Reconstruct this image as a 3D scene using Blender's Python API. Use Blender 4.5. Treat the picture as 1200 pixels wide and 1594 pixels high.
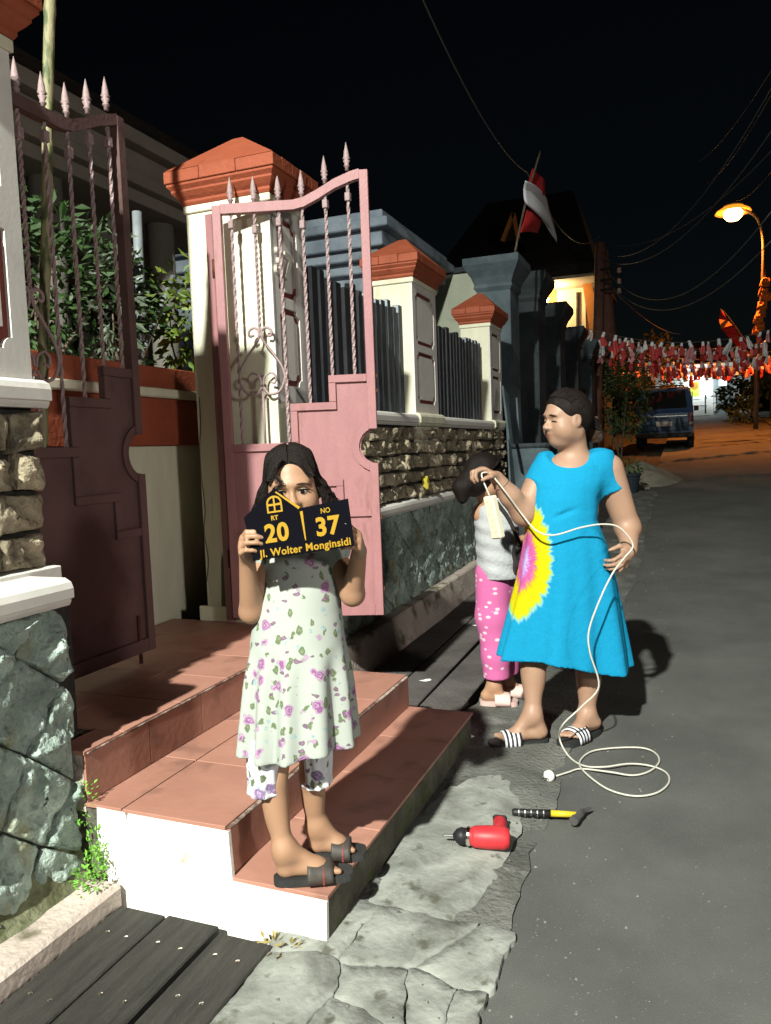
import bpy, bmesh, math, random
import numpy as np
from mathutils import Vector, Matrix, noise
random.seed(7)
for o in list(bpy.data.objects): bpy.data.objects.remove(o)
SC = bpy.context.scene
COL = SC.collection
# ------------------------------------------------------------------ camera
CAM_H = 1.32; F_PX = 1200.0; YAW = math.radians(21.485); PITCH = math.radians(4.607); ROLL = math.radians(2.1)
def cam_axes():
    fw = np.array([-math.sin(YAW)*math.cos(PITCH), math.cos(YAW)*math.cos(PITCH), -math.sin(PITCH)])
    r = np.cross(fw, [0, 0, 1.0]); r /= np.linalg.norm(r); u = np.cross(r, fw)
    return r*math.cos(ROLL)-u*math.sin(ROLL), u*math.cos(ROLL)+r*math.sin(ROLL), fw
CR, CU, CF = cam_axes()
cam = bpy.data.cameras.new('camera'); camo = bpy.data.objects.new('camera', cam); COL.objects.link(camo)
m = Matrix.Identity(4)
for i in range(3):
    m[i][0] = CR[i]; m[i][1] = CU[i]; m[i][2] = -CF[i]
m[2][3] = CAM_H
camo.matrix_world = m
cam.sensor_fit = 'HORIZONTAL'; cam.sensor_width = 36.0; cam.lens = 36.0*F_PX/1200.0
cam.clip_start = 0.05; cam.clip_end = 500
SC.camera = camo
# ------------------------------------------------------------------ night sky, one faint moon, exposure
w = bpy.data.worlds.new('World'); SC.world = w; w.use_nodes = True
nt = w.node_tree; nt.nodes.clear()
sky = nt.nodes.new('ShaderNodeTexSky'); sky.sky_type = 'NISHITA'; sky.sun_disc = False
sky.sun_elevation = math.radians(14); sky.sun_rotation = math.radians(183); sky.air_density = 1.0; sky.dust_density = 2.0
bg = nt.nodes.new('ShaderNodeBackground'); bg.inputs[1].default_value = 0.0007
wo = nt.nodes.new('ShaderNodeOutputWorld')
nt.links.new(sky.outputs[0], bg.inputs[0]); nt.links.new(bg.outputs[0], wo.inputs[0])
moon = bpy.data.lights.new('moon', 'SUN'); moon.energy = 0.004; moon.angle = math.radians(0.5); moon.color = (1, .95, .88)
mo = bpy.data.objects.new('moon', moon); COL.objects.link(mo); mo.rotation_euler = (math.radians(62), 0, math.radians(3))
KEY = 22500
SC.view_settings.view_transform = 'Standard'; SC.view_settings.look = 'None'
SC.view_settings.exposure = 0.0; SC.view_settings.gamma = 1.0; SC.view_settings.use_curve_mapping = False
SC.render.engine = 'CYCLES'
SC.cycles.use_denoising = True
SC.cycles.max_bounces = 6; SC.cycles.diffuse_bounces = 4; SC.cycles.glossy_bounces = 2
SC.cycles.sample_clamp_indirect = 4.0
# ------------------------------------------------------------------ helpers
def N(nt, t, **kw):
    n = nt.nodes.new(t)
    for k, v in kw.items():
        if k.startswith('i_'): n.inputs[k[2:]].default_value = v
        else: setattr(n, k, v)
    return n
def mat(name, c1, c2=None, rough=.8, ns=6.0, bump=0.0, bs=60.0, rand=0.0, spec=.3, metal=0.0, lo=.35, hi=.65, c3=None, s3=30., l3=.55, h3=.65, stretch=None, emit=0, warp=0.0, sss=0.0, coat=0.0, bdist=.02):
    if name in bpy.data.materials: return bpy.data.materials[name]
    m = bpy.data.materials.new(name); m.use_nodes = True; nt = m.node_tree
    b = nt.nodes['Principled BSDF']; b.inputs['Roughness'].default_value = rough
    b.inputs['Specular IOR Level'].default_value = spec; b.inputs['Metallic'].default_value = metal
    if coat: b.inputs['Coat Weight'].default_value = coat; b.inputs['Coat Roughness'].default_value = .1
    if sss: b.inputs['Subsurface Weight'].default_value = sss; b.inputs['Subsurface Radius'].default_value = (.012, .005, .003); b.inputs['Subsurface Scale'].default_value = 1.0
    tc = N(nt, 'ShaderNodeTexCoord'); vec = tc.outputs['Object']
    if stretch:
        mp = N(nt, 'ShaderNodeMapping'); mp.inputs['Scale'].default_value = stretch
        nt.links.new(vec, mp.inputs[0]); vec = mp.outputs[0]
    oi = N(nt, 'ShaderNodeObjectInfo')
    if rand:
        ad = N(nt, 'ShaderNodeVectorMath', operation='ADD'); sc = N(nt, 'ShaderNodeMath', operation='MULTIPLY'); sc.inputs[1].default_value = 37.0
        nt.links.new(oi.outputs['Random'], sc.inputs[0]); nt.links.new(vec, ad.inputs[0]); nt.links.new(sc.outputs[0], ad.inputs[1]); vec = ad.outputs[0]
    col = None
    if c2 is not None:
        nz = N(nt, 'ShaderNodeTexNoise'); nz.inputs['Scale'].default_value = ns; nz.inputs['Detail'].default_value = 7; nz.inputs['Roughness'].default_value = .6; nz.inputs['Distortion'].default_value = warp
        nt.links.new(vec, nz.inputs[0])
        rp = N(nt, 'ShaderNodeValToRGB'); rp.color_ramp.elements[0].position = lo; rp.color_ramp.elements[1].position = hi
        rp.color_ramp.elements[0].color = (*c1, 1); rp.color_ramp.elements[1].color = (*c2, 1)
        nt.links.new(nz.outputs['Fac'], rp.inputs[0]); col = rp.outputs[0]
    else:
        rgb = N(nt, 'ShaderNodeRGB'); rgb.outputs[0].default_value = (*c1, 1); col = rgb.outputs[0]
    if c3 is not None:
        n3 = N(nt, 'ShaderNodeTexNoise'); n3.inputs['Scale'].default_value = s3; n3.inputs['Detail'].default_value = 5; nt.links.new(vec, n3.inputs[0])
        r3 = N(nt, 'ShaderNodeValToRGB'); r3.color_ramp.elements[0].position = l3; r3.color_ramp.elements[1].position = h3
        nt.links.new(n3.outputs['Fac'], r3.inputs[0])
        mx = N(nt, 'ShaderNodeMix', data_type='RGBA'); nt.links.new(r3.outputs[0], mx.inputs[0]); nt.links.new(col, mx.inputs[6]); mx.inputs[7].default_value = (*c3, 1); col = mx.outputs[2]
    if rand:
        hs = N(nt, 'ShaderNodeHueSaturation'); mr = N(nt, 'ShaderNodeMapRange'); mr.inputs[3].default_value = 1-rand; mr.inputs[4].default_value = 1+rand
        nt.links.new(oi.outputs['Random'], mr.inputs[0]); nt.links.new(mr.outputs[0], hs.inputs['Value']); nt.links.new(col, hs.inputs['Color']); col = hs.outputs[0]
    nt.links.new(col, b.inputs['Base Color'])
    if emit: nt.links.new(col, b.inputs['Emission Color']); b.inputs['Emission Strength'].default_value = emit
    if bump:
        nb = N(nt, 'ShaderNodeTexNoise'); nb.inputs['Scale'].default_value = bs; nb.inputs['Detail'].default_value = 6; nt.links.new(vec, nb.inputs[0])
        bp = N(nt, 'ShaderNodeBump'); bp.inputs['Strength'].default_value = bump; bp.inputs['Distance'].default_value = bdist
        nt.links.new(nb.outputs['Fac'], bp.inputs['Height']); nt.links.new(bp.outputs[0], b.inputs['Normal'])
    return m
def put(name, me, mt=None, parent=None, smooth=False, **props):
    o = bpy.data.objects.new(name, me); COL.objects.link(o)
    if mt is not None and not me.materials: me.materials.append(mt)
    if smooth: me.shade_smooth()
    if parent is not None:
        o.parent = parent; o.matrix_parent_inverse = root_inv(parent)
    for k, v in props.items(): o[k] = v
    return o
WM = {}
def root_inv(p):
    return WM.get(p.name, Matrix.Identity(4)).inverted()
def thing(name, label, cat, loc=(0, 0, 0), rotz=0.0, group=None):
    o = bpy.data.objects.new(name, None); COL.objects.link(o); o.empty_display_size = .1
    o.location = loc; o.rotation_euler = (0, 0, rotz)
    WM[o.name] = Matrix.Translation(loc) @ Matrix.Rotation(rotz, 4, 'Z')
    o['label'] = label; o['category'] = cat
    if group: o['group'] = group
    return o
def tag(o, label, cat, group=None):
    o['label'] = label; o['category'] = cat
    if group: o['group'] = group
    return o
def me_from(verts, faces, name='m'):
    me = bpy.data.meshes.new(name); me.from_pydata([tuple(map(float, v)) for v in verts], [], faces); me.update(); return me
def boxm(x0, x1, y0, y1, z0, z1, bev=0.0, seg=1):
    bm = bmesh.new(); bmesh.ops.create_cube(bm, size=1)
    for v in bm.verts:
        v.co = ((x0+x1)/2+v.co.x*(x1-x0), (y0+y1)/2+v.co.y*(y1-y0), (z0+z1)/2+v.co.z*(z1-z0))
    if bev: bmesh.ops.bevel(bm, geom=list(bm.edges), offset=bev, segments=seg, affect='EDGES', profile=.6)
    me = bpy.data.meshes.new('b'); bm.to_mesh(me); bm.free(); return me
def box(name, x0, x1, y0, y1, z0, z1, mt, parent=None, bev=0.0, **p):
    return put(name, boxm(x0, x1, y0, y1, z0, z1, bev), mt, parent, **p)
def obox(name, c, size, R, mt, parent=None, bev=0.0, **p):
    me = boxm(-size[0]/2, size[0]/2, -size[1]/2, size[1]/2, -size[2]/2, size[2]/2, bev)
    me.transform(Matrix.Translation(c) @ R.to_4x4()); return put(name, me, mt, parent, **p)
def frame_from(zdir, xhint=(0, 0, 1)):
    z = Vector(zdir).normalized(); x = Vector(xhint); x = x-z*x.dot(z)
    if x.length < 1e-4: x = Vector((1, 0, 0)); x = x-z*x.dot(z)
    x.normalize(); y = z.cross(x); return Matrix((x, y, z)).transposed()
def smooth_path(pts, n=8):
    P = [Vector(p) for p in pts]; P = [P[0]*2-P[1]]+P+[P[-1]*2-P[-2]]; out = []
    for i in range(1, len(P)-2):
        for k in range(n):
            t = k/n; a, b, c, d = P[i-1], P[i], P[i+1], P[i+2]
            out.append(.5*((2*b)+(c-a)*t+(2*a-5*b+4*c-d)*t*t+(3*b-a-3*c+d)*t**3))
    out.append(P[-2]); return out
def tubem(pts, r, seg=8, caps=True, twist=0.0, square=False):
    P = [Vector(p) for p in pts]; n = len(P); R = r if hasattr(r, '__len__') else [r]*n
    if square: seg = 4
    verts = []; faces = []; t0 = (P[1]-P[0]).normalized(); up = Vector((0, 0, 1)) if abs(t0.z) < .9 else Vector((1, 0, 0)); x = (up-t0*up.dot(t0)).normalized()
    for i in range(n):
        t = (P[min(i+1, n-1)]-P[max(i-1, 0)])
        t = t.normalized() if t.length > 1e-9 else t0
        x = (x-t*x.dot(t)).normalized(); y = t.cross(x)
        for k in range(seg):
            a = 2*math.pi*(k+(.5 if square else 0))/seg+twist*i
            verts.append(P[i]+(x*math.cos(a)+y*math.sin(a))*R[i])
    for i in range(n-1):
        for k in range(seg):
            faces.append((i*seg+k, i*seg+(k+1) % seg, (i+1)*seg+(k+1) % seg, (i+1)*seg+k))
    if caps: faces.append(tuple(reversed(range(seg)))); faces.append(tuple((n-1)*seg+k for k in range(seg)))
    return me_from(verts, faces)
def tube(name, pts, r, mt, parent=None, seg=8, smooth=True, **p):
    return put(name, tubem(pts, r, seg), mt, parent, smooth=smooth, **p)
def lathem(prof, c=(0, 0, 0), seg=16, zdir=(0, 0, 1)):
    R = frame_from(zdir); verts = []; faces = []; n = len(prof)
    for (r, z) in prof:
        for k in range(seg):
            a = 2*math.pi*k/seg; verts.append(Vector(c)+R @ Vector((r*math.cos(a), r*math.sin(a), z)))
    for i in range(n-1):
        for k in range(seg):
            faces.append((i*seg+k, i*seg+(k+1) % seg, (i+1)*seg+(k+1) % seg, (i+1)*seg+k))
    faces.append(tuple(reversed(range(seg)))); faces.append(tuple((n-1)*seg+k for k in range(seg)))
    return me_from(verts, faces)
def prismm(loops, t, O, U, V, bev=0.0):
    """flat polygon (first loop outer, others holes) in the plane O+u*U+v*V, extruded t along UxV"""
    O, U, V = Vector(O), Vector(U), Vector(V); Nn = U.cross(V).normalized()
    bm = bmesh.new(); edges = []
    for lp in loops:
        vs = [bm.verts.new(O+U*p[0]+V*p[1]) for p in lp]
        edges += [bm.edges.new((vs[i], vs[(i+1) % len(vs)])) for i in range(len(vs))]
    if len(loops) == 1: bm.faces.new(bm.verts[:])
    else: bmesh.ops.triangle_fill(bm, use_beauty=True, use_dissolve=False, edges=edges, normal=Nn)
    for f in bm.faces:
        f.normal_update()
        if f.normal.dot(Nn) > 0: f.normal_flip()
    r = bmesh.ops.extrude_face_region(bm, geom=bm.faces[:]); vs = [g for g in r['geom'] if isinstance(g, bmesh.types.BMVert)]
    bmesh.ops.translate(bm, vec=Nn*t, verts=vs)
    bmesh.ops.recalc_face_normals(bm, faces=bm.faces[:])
    me = bpy.data.meshes.new('p'); bm.to_mesh(me); bm.free(); return me
def text(name, s, size, O, U, V, mt, parent=None, depth=.002, offset=0.0, align='CENTER', sx=1.0, shear=0.0, spacing=1.0, **p):
    cu = bpy.data.curves.new('t', 'FONT'); cu.body = s; cu.size = size; cu.extrude = depth; cu.offset = offset; cu.align_x = align; cu.align_y = 'CENTER'; cu.shear = shear; cu.space_character = spacing
    cu.resolution_u = 4
    o = bpy.data.objects.new('t', cu); COL.objects.link(o); dg = bpy.context.evaluated_depsgraph_get(); dg.update()
    me = bpy.data.meshes.new_from_object(o.evaluated_get(dg)); bpy.data.objects.remove(o)
    U, V = Vector(U).normalized(), Vector(V).normalized(); Nn = U.cross(V)
    M4 = Matrix.Identity(4)
    for i in range(3): M4[i][0] = U[i]*sx; M4[i][1] = V[i]; M4[i][2] = Nn[i]; M4[i][3] = O[i]
    me.transform(M4); me.materials.clear(); return put(name, me, mt, parent, **p)
def clip_poly(poly, a, b):
    """keep the part of a convex polygon left of the line a->b"""
    out = []; d = (b[0]-a[0], b[1]-a[1]); s = lambda p: d[0]*(p[1]-a[1])-d[1]*(p[0]-a[0])
    for i in range(len(poly)):
        p, q = poly[i], poly[(i+1) % len(poly)]; sp, sq = s(p), s(q)
        if sp >= 0: out.append(p)
        if sp*sq < 0: t = sp/(sp-sq); out.append((p[0]+(q[0]-p[0])*t, p[1]+(q[1]-p[1])*t))
    return out
def clip_rect(poly, u0, u1, v0, v1):
    for a, b in (((u0, v0), (u1, v0)), ((u1, v0), (u1, v1)), ((u1, v1), (u0, v1)), ((u0, v1), (u0, v0))):
        poly = clip_poly(poly, a, b)
        if len(poly) < 3: return []
    return poly
def poly_area(p): return .5*sum(p[i][0]*p[(i+1) % len(p)][1]-p[(i+1) % len(p)][0]*p[i][1] for i in range(len(p)))
def resample(poly, n):
    L = []; T = 0
    for i in range(len(poly)):
        a, b = poly[i], poly[(i+1) % len(poly)]; d = math.hypot(b[0]-a[0], b[1]-a[1]); L.append((a, b, d)); T += d
    out = []; acc = 0; k = 0
    for j in range(n):
        s = T*j/n
        while k < len(L)-1 and acc+L[k][2] < s: acc += L[k][2]; k += 1
        a, b, d = L[k]; t = min(1, max(0, (s-acc)/max(d, 1e-9))); out.append((a[0]+(b[0]-a[0])*t, a[1]+(b[1]-a[1])*t))
    return out
def stonem(poly, O, U, V, depth, gap=.006, seed=0, n=22, rough=.5, round_=.35, back=.03, tilt=.5, jag=.15, freq=14.):
    """one rough stone whose outline is poly in the plane O+uU+vV, bulging along UxV"""
    O, U, V = Vector(O), Vector(U), Vector(V); Nn = U.cross(V)
    cx = sum(p[0] for p in poly)/len(poly); cy = sum(p[1] for p in poly)/len(poly)
    ring0 = resample(poly, n); R = random.Random(seed); tx, ty = R.uniform(-tilt, tilt), R.uniform(-tilt, tilt)
    verts = []; faces = []; fr = [1, 1, .95, .86, .74, .60, .45, .30, .15]; hh = [-back, .45, .74, .86, .92, .96, .99, 1, 1]
    size = math.sqrt(abs(poly_area(poly)))
    for j, (s, h) in enumerate(zip(fr, hh)):
        for p in ring0:
            du, dv = p[0]-cx, p[1]-cy; L = math.hypot(du, dv)+1e-9; k = max(.2, (L-gap)/L)*s
            if j in (0, 1): k *= 1-jag*abs(noise.noise((p[0]*20+seed, p[1]*20, 1.3)))
            u, v = cx+du*k, cy+dv*k
            if j == 0: d = -back
            else:
                nz = noise.noise((u*freq+seed*3.1, v*freq, seed*1.7)); n2 = noise.noise((u*freq*2.6, v*freq*2.6+seed, 4.2))
                cell = noise.cell((u*freq*.55+seed, v*freq*.55, seed*.3))
                d = depth*(h*(1-round_)+h*round_*1.0)*(1+rough*(nz*.9+n2*.55+(cell-.5)*.35))+depth*h*(tx*du+ty*dv)/max(size, .02)
                if j == 1: d *= .8
                d = max(d, .16*depth)
            verts.append(O+U*u+V*v+Nn*d)
    for j in range(len(fr)-1):
        for i in range(n): faces.append((j*n+i, j*n+(i+1) % n, (j+1)*n+(i+1) % n, (j+1)*n+i))
    faces.append(tuple((len(fr)-1)*n+i for i in range(n)))
    me = me_from(verts, faces); me.shade_smooth(); return me
def lattice(u0, u1, v0, v1, s, ang, jit, seed, sx=1.0):
    """jittered diagonal lattice of quads clipped to a rectangle"""
    R = random.Random(seed); ca, sa = math.cos(ang), math.sin(ang); K = int(2*max(u1-u0, v1-v0)/s)+4; P = {}
    cu, cv = (u0+u1)/2, (v0+v1)/2
    for i in range(-K, K+1):
        for j in range(-K, K+1):
            a, b = i*s*sx+R.uniform(-jit, jit)*s, j*s+R.uniform(-jit, jit)*s
            P[i, j] = (cu+a*ca-b*sa, cv+a*sa+b*ca)
    out = []
    for i in range(-K, K):
        for j in range(-K, K):
            q = [P[i, j], P[i+1, j], P[i+1, j+1], P[i, j+1]]
            q = clip_rect(q, u0, u1, v0, v1)
            if len(q) >= 3 and abs(poly_area(q)) > .04*s*s: out.append(q)
    return out
def courses(u0, u1, v0, v1, rows, wavg, seed, slope=0.0):
    R = random.Random(seed); out = []; hs = [R.uniform(.8, 1.2) for _ in range(rows)]; T = sum(hs); v = v0
    for r in range(rows):
        h = (v1-v0)*hs[r]/T; u = u0-R.uniform(0, wavg*.7)
        while u < u1:
            wd = wavg*R.uniform(.65, 1.4); a, b = max(u0, u), min(u1, u+wd); j = lambda: R.uniform(-.012, .012)
            if b-a > .04: out.append([(a, v+j()), (b, v+j()), (b, v+h+j()), (a, v+h+j())])
            u += wd
        v += h
    return out
def gz(y):
    """height of the street: flat near the steps, then climbing"""
    if y < 5: return 0.0
    if y < 9: return .066*(y-5)**2/8
    return .132+.066*(y-9)
def pixray(px, py):
    return CF+CR*(px-600)/F_PX-CU*(py-797)/F_PX
def at(px, py, x=None, y=None, z=None):
    """the point of the place seen at a spot of the photograph, on the plane x, y or z = const"""
    d = pixray(px, py)
    t = x/d[0] if x is not None else (y/d[1] if y is not None else (z-CAM_H)/d[2])
    return Vector((d[0]*t, d[1]*t, CAM_H+d[2]*t))
# ------------------------------------------------------------------ materials
M_ASPH = mat('asphalt', (.058, .060, .056), (.100, .102, .094), .88, 1.6, .4, 320, c3=(.16, .16, .15), s3=120, l3=.64, h3=.72, bdist=.010, lo=.3, hi=.7)
M_SOIL = mat('soil', (.02, .019, .016), (.04, .036, .03), .95, 9, .6, 60)
M_CONC = mat('worn_concrete', (.13, .135, .12), (.27, .28, .255), .92, 7, .35, 60, c3=(.075, .075, .058), s3=16, l3=.60, h3=.70, warp=.5, lo=.36, hi=.64, bdist=.01)
M_CONC2 = mat('old_concrete', (.065, .066, .058), (.13, .13, .118), .92, 3.0, .6, 60, c3=(.20, .20, .185), s3=5, l3=.60, h3=.72, warp=.6)
M_PLANK = mat('dark_plank', (.018, .017, .015), (.036, .033, .028), .8, 5, .5, 40, rand=.25, stretch=(9, 1, 9))
M_SLABG = mat('gutter_slab', (.065, .058, .055), (.105, .095, .09), .9, 4, .5, 60, rand=.15)
M_KERB = mat('kerb_concrete', (.34, .285, .25), (.46, .39, .345), .9, 6, .4, 50, c3=(.12, .11, .07), s3=7, l3=.55, h3=.68)
M_TILE = mat('red_tile', (.31, .150, .110), (.36, .182, .135), .5, 3, .06, 40, rand=.08, spec=.35, c3=(.15, .075, .058), s3=7, l3=.54, h3=.80)
M_GROUT = mat('grout', (.10, .055, .04), (.14, .08, .06), .95, 20, .3, 80)
M_WPAINT = mat('white_step_paint', (.74, .73, .67), (.80, .79, .74), .75, 9, .12, 50, c3=(.30, .27, .19), s3=7, l3=.62, h3=.74)
M_MOSSC = mat('mossy_concrete', (.045, .043, .032), (.12, .115, .085), .95, 8, .6, 40, c3=(.06, .08, .025), s3=9, l3=.55, h3=.7)
M_CREAM = mat('cream_paint', (.56, .55, .42), (.62, .61, .48), .7, 4, .04, 50, c3=(.36, .33, .21), s3=1.6, l3=.54, h3=.85, stretch=(3.5, 3.5, .9))
M_GREYW = mat('white_wall_paint', (.52, .50, .47), (.60, .58, .54), .75, 5, .03, 60, c3=(.42, .40, .36), s3=5, l3=.62, h3=.8)
M_TERRA = mat('terracotta_paint', (.24, .056, .025), (.29, .07, .032), .7, 6, .2, 50, c3=(.17, .04, .02), s3=9, l3=.6, h3=.75)
M_MAROON = mat('maroon_groove', (.12, .024, .018), (.16, .034, .026), .7, 12)
M_STONE_G = mat('grey_green_stone', (.18, .235, .205), (.40, .485, .43), .9, 7, 1.0, 30, bdist=.035, rand=.2, c3=(.22, .21, .11), s3=5, l3=.58, h3=.72)
M_STONE_T = mat('tan_stone', (.15, .125, .085), (.40, .34, .24), .92, 8, 1.0, 32, bdist=.03, rand=.3, c3=(.09, .08, .06), s3=9, l3=.55, h3=.68)
M_MORTAR = mat('mortar', (.018, .018, .015), (.035, .034, .03), .95, 20, .5, 80)
M_PINK = mat('pink_gate_paint', (.255, .118, .124), (.295, .140, .144), .5, 5, .12, 60, c3=(.14, .07, .055), s3=5, l3=.60, h3=.82, spec=.3, stretch=(3, 3, .8))
M_PINK_SHADE = mat('pink_paint_shade_tone', (.085, .048, .045), (.11, .063, .060), .65, 5, .12, 60, c3=(.055, .03, .024), s3=7, l3=.58, h3=.78, spec=.25)  # darker copy of the gate paint, the pillar's shadow put into the colour
M_PINKB = mat('pale_pink_metal', (.24, .17, .17), (.30, .22, .22), .5, 30, .2, 80)
M_RUST = mat('rust_spot', (.05, .02, .012), (.10, .04, .02), .9, 30)
M_SLAT = mat('dark_slat', (.014, .016, .022), (.026, .030, .038), .6, 6, .2, 50, rand=.3, stretch=(5, 5, 1)); M_SLAT_LIT = mat('slat_edge_lit_tone', (.20, .23, .27), (.32, .36, .40), .6, 6, .2, 50, rand=.3, stretch=(5, 5, 1))  # second, pale tone paints the light caught by slat ends and tops
M_LEAF = mat('leaf_green', (.016, .040, .010), (.032, .064, .017), .5, 20, rand=.2)
M_LEAFP = mat('leaf_pale', (.07, .10, .06), (.14, .17, .12), .5, 20, rand=.2)
M_LEAFM = mat('moss_leaf', (.10, .28, .03), (.18, .40, .05), .6, 30)
M_BARK = mat('bark', (.07, .05, .035), (.13, .10, .07), .9, 12, .6, 40)
M_STEEL = mat('galvanised_pipe', (.28, .31, .33), (.38, .41, .43), .45, 10, .1, 50, metal=.3)
M_CHROME = mat('chrome', (.75, .73, .68), None, .18, metal=1.0)
M_HOUSE = mat('house_plaster', (.13, .125, .105), (.17, .16, .135), .85, 3, .2, 40)
M_BLUEG = mat('blue_grey_plaster', (.16, .20, .25), (.29, .34, .39), .85, 2.5, .3, 25, c3=(.10, .12, .14), s3=2.0, l3=.5, h3=.7)
M_BLUEP = mat('weathered_blue_pillar', (.05, .07, .085), (.10, .13, .145), .85, 3, .3, 40, c3=(.06, .08, .09), s3=4, l3=.55, h3=.7)
M_DARKP = mat('dark_weathered_wall', (.022, .028, .034), (.05, .06, .064), .9, 2.5, .3, 30)
M_ROOF = mat('dark_roof', (.016, .013, .013), (.03, .024, .022), .9, 8, .3, 30)
def structure(o, label=None):
    o['kind'] = 'structure'
    if label: o['label'] = label
    return o
# ------------------------------------------------------------------ ground, road, verge, gutter
def strip(name, x0f, x1f, ys, dz, mt, nx=2):
    verts = []; faces = []
    for y in ys:
        a, b = x0f(y), x1f(y)
        for k in range(nx): verts.append((a+(b-a)*k/(nx-1), y, gz(y)+dz))
    for j in range(len(ys)-1):
        for k in range(nx-1): faces.append((j*nx+k, j*nx+k+1, (j+1)*nx+k+1, (j+1)*nx+k))
    return put(name, me_from(verts, faces), mt)
YS = [-14, -8, -4, 0, 3, 5]+[5+.5*i for i in range(1, 20)]+[16, 20, 25, 30, 40, 60, 90, 140]
structure(strip('ground', lambda y: -60, lambda y: 60, YS, -.10, M_SOIL))
structure(strip('road', lambda y: -.62, lambda y: 2.75+max(0, (y-24))*.02, YS, 0.0, M_ASPH))
structure(strip('pavement', lambda y: 2.75+max(0, (y-24))*.02, lambda y: 7.5, YS, .05, M_CONC2))
# concrete verge: ragged sheet beyond the steps, broken slabs near the camera
yv = [1.93+.05*i for i in range(0, 240)]
def vedge(y): return -.47+.05*noise.noise((y*1.7, 3.3, 0))+.02*noise.noise((y*9, 1, 2))
verge = strip('verge', lambda y: -1.02+.02*noise.noise((y*6, 9, 1)), vedge, yv, .006, M_CONC2, 12)
structure(verge)
me = verge.data
for v in me.vertices: v.co.z += .010*noise.noise((v.co.x*7, v.co.y*7, 0))+(.012 if v.co.x < -.55 else 0)*.6
me.shade_smooth()
patch = structure(put('cement_patch', me_from([(-.90+.03*math.sin(i*2.1)+(.0 if True else 0), 0, 0) for i in range(3)], [(0, 1, 2)]), M_CONC))
bpy.data.objects.remove(patch)
# newer pale cement smear between the steps and the road
pl = []; n = 64
for i in range(n):
    a = 2*math.pi*i/n; r = 1+.16*noise.noise((math.cos(a)*2.2, math.sin(a)*2.2, 5))+.10*noise.noise((math.cos(a)*7, math.sin(a)*7, 2))
    pl.append((-.72+.19*math.cos(a)*r, 2.38+.52*math.sin(a)*r))
cvs = [(-.72, 2.38, .026)]; fcs = []
for s in (.35, .7, 1.0):
    for p in pl: cvs.append((-.72+(p[0]+.72)*s, 2.38+(p[1]-2.38)*s, .026+.005*noise.noise((p[0]*9*s, p[1]*9*s, 1))-(.012 if s == 1.0 else 0)))
for i in range(n): fcs.append((0, 1+i, 1+(i+1) % n))
for r in range(2):
    for i in range(n): a = 1+r*n+i; b = 1+r*n+(i+1) % n; fcs.append((a, a+n, b+n, b))
cp = put('cement_patch', me_from(cvs, fcs), M_CONC, smooth=True); structure(cp)
seeds = []; R = random.Random(11)
seeds = [(-.93, 1.52), (-.70, 1.84), (-.57, 1.62), (-.70, 1.46), (-.50, 1.76), (-.53, 1.47), (-.97, 1.86), (-.92, 1.2), (-.62, 1.2), (-.48, 1.62), (-.66, 1.60), (-.8, 1.0)]
for i, s in enumerate(seeds):
    poly = [(-1.04, .75), (-.44, .75), (-.44, 1.95), (-1.04, 1.95)]
    for j, q in enumerate(seeds):
        if j == i or len(poly) < 3: continue
        mx, my = (s[0]+q[0])/2, (s[1]+q[1])/2; dx, dy = q[0]-s[0], q[1]-s[1]
        poly = clip_poly(poly, (mx, my), (mx-dy, my+dx))
    if len(poly) < 3 or abs(poly_area(poly)) < .0006: continue
    cxx = sum(p[0] for p in poly)/len(poly); cyy = sum(p[1] for p in poly)/len(poly)
    ring = resample(poly, 56)
    warp = lambda p: (p[0]+.028*noise.noise((p[0]*7, p[1]*7, 2))+.008*noise.noise((p[0]*34, p[1]*34, 5)), p[1]+.028*noise.noise((p[0]*7, p[1]*7, 9))+.008*noise.noise((p[0]*34, p[1]*34, 7)))
    ring = [warp(p) for p in ring]; cxx, cyy = warp((cxx, cyy)); g = .0012; vs = []; fs = []; n = len(ring)
    for k, (s_, z_) in enumerate(((1, -.03), (1, .0165), (.985, .0185), (.5, .019))):
        for p in ring:
            L = math.hypot(p[0]-cxx, p[1]-cyy)+1e-6; q = max(.3, (L-g-.005*max(0, noise.noise((p[0]*9, p[1]*9, 3.1))))/L)*s_
            x, y = cxx+(p[0]-cxx)*q, cyy+(p[1]-cyy)*q
            vs.append((x, y, z_+.003*noise.noise((x*11, y*11, 2))+.004*noise.noise((cxx*5, cyy*5, 1))+(R.uniform(-.001, .001))))
    for k in range(3):
        for t in range(n): fs.append((k*n+t, k*n+(t+1) % n, (k+1)*n+(t+1) % n, (k+1)*n+t))
    fs.append(tuple(3*n+t for t in range(n)))
    put('concrete_slab', me_from(vs, fs), M_CONC, verge, smooth=True)
# gutter: dark boards near the camera, slabs beyond the steps
structure(strip('gutter', lambda y: -1.80, lambda y: -1.0, YS, -.07, M_SOIL))
deck = thing('gutter_boards', 'three dark weathered boards covering the gutter left of the white step', 'boards', (-1.3, 1.0, 0))
bx = [(-1.555, -1.395), (-1.385, -1.215), (-1.195, -1.03)]
for i, (a, b) in enumerate(bx):
    o = put('plank', boxm(a, b, .35, 1.715-(.03 if i == 2 else 0), -.02, .018+.004*i, .004), M_PLANK, deck)
    for yy in (1.34+.05*i, 1.60):
        for xx in (a+.045, b-.05):
            put('nail_head', lathem([(.006, .0), (.006, .002), (.003, .003)], (xx+.01*math.sin(yy*40+i), yy-.05*(xx-a), .0185+.004*i), 8), M_CHROME, o)
deck2 = thing('gutter_slabs', 'long dark slabs covering the gutter beyond the red steps', 'slabs', (-1.4, 4, 0))
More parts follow.
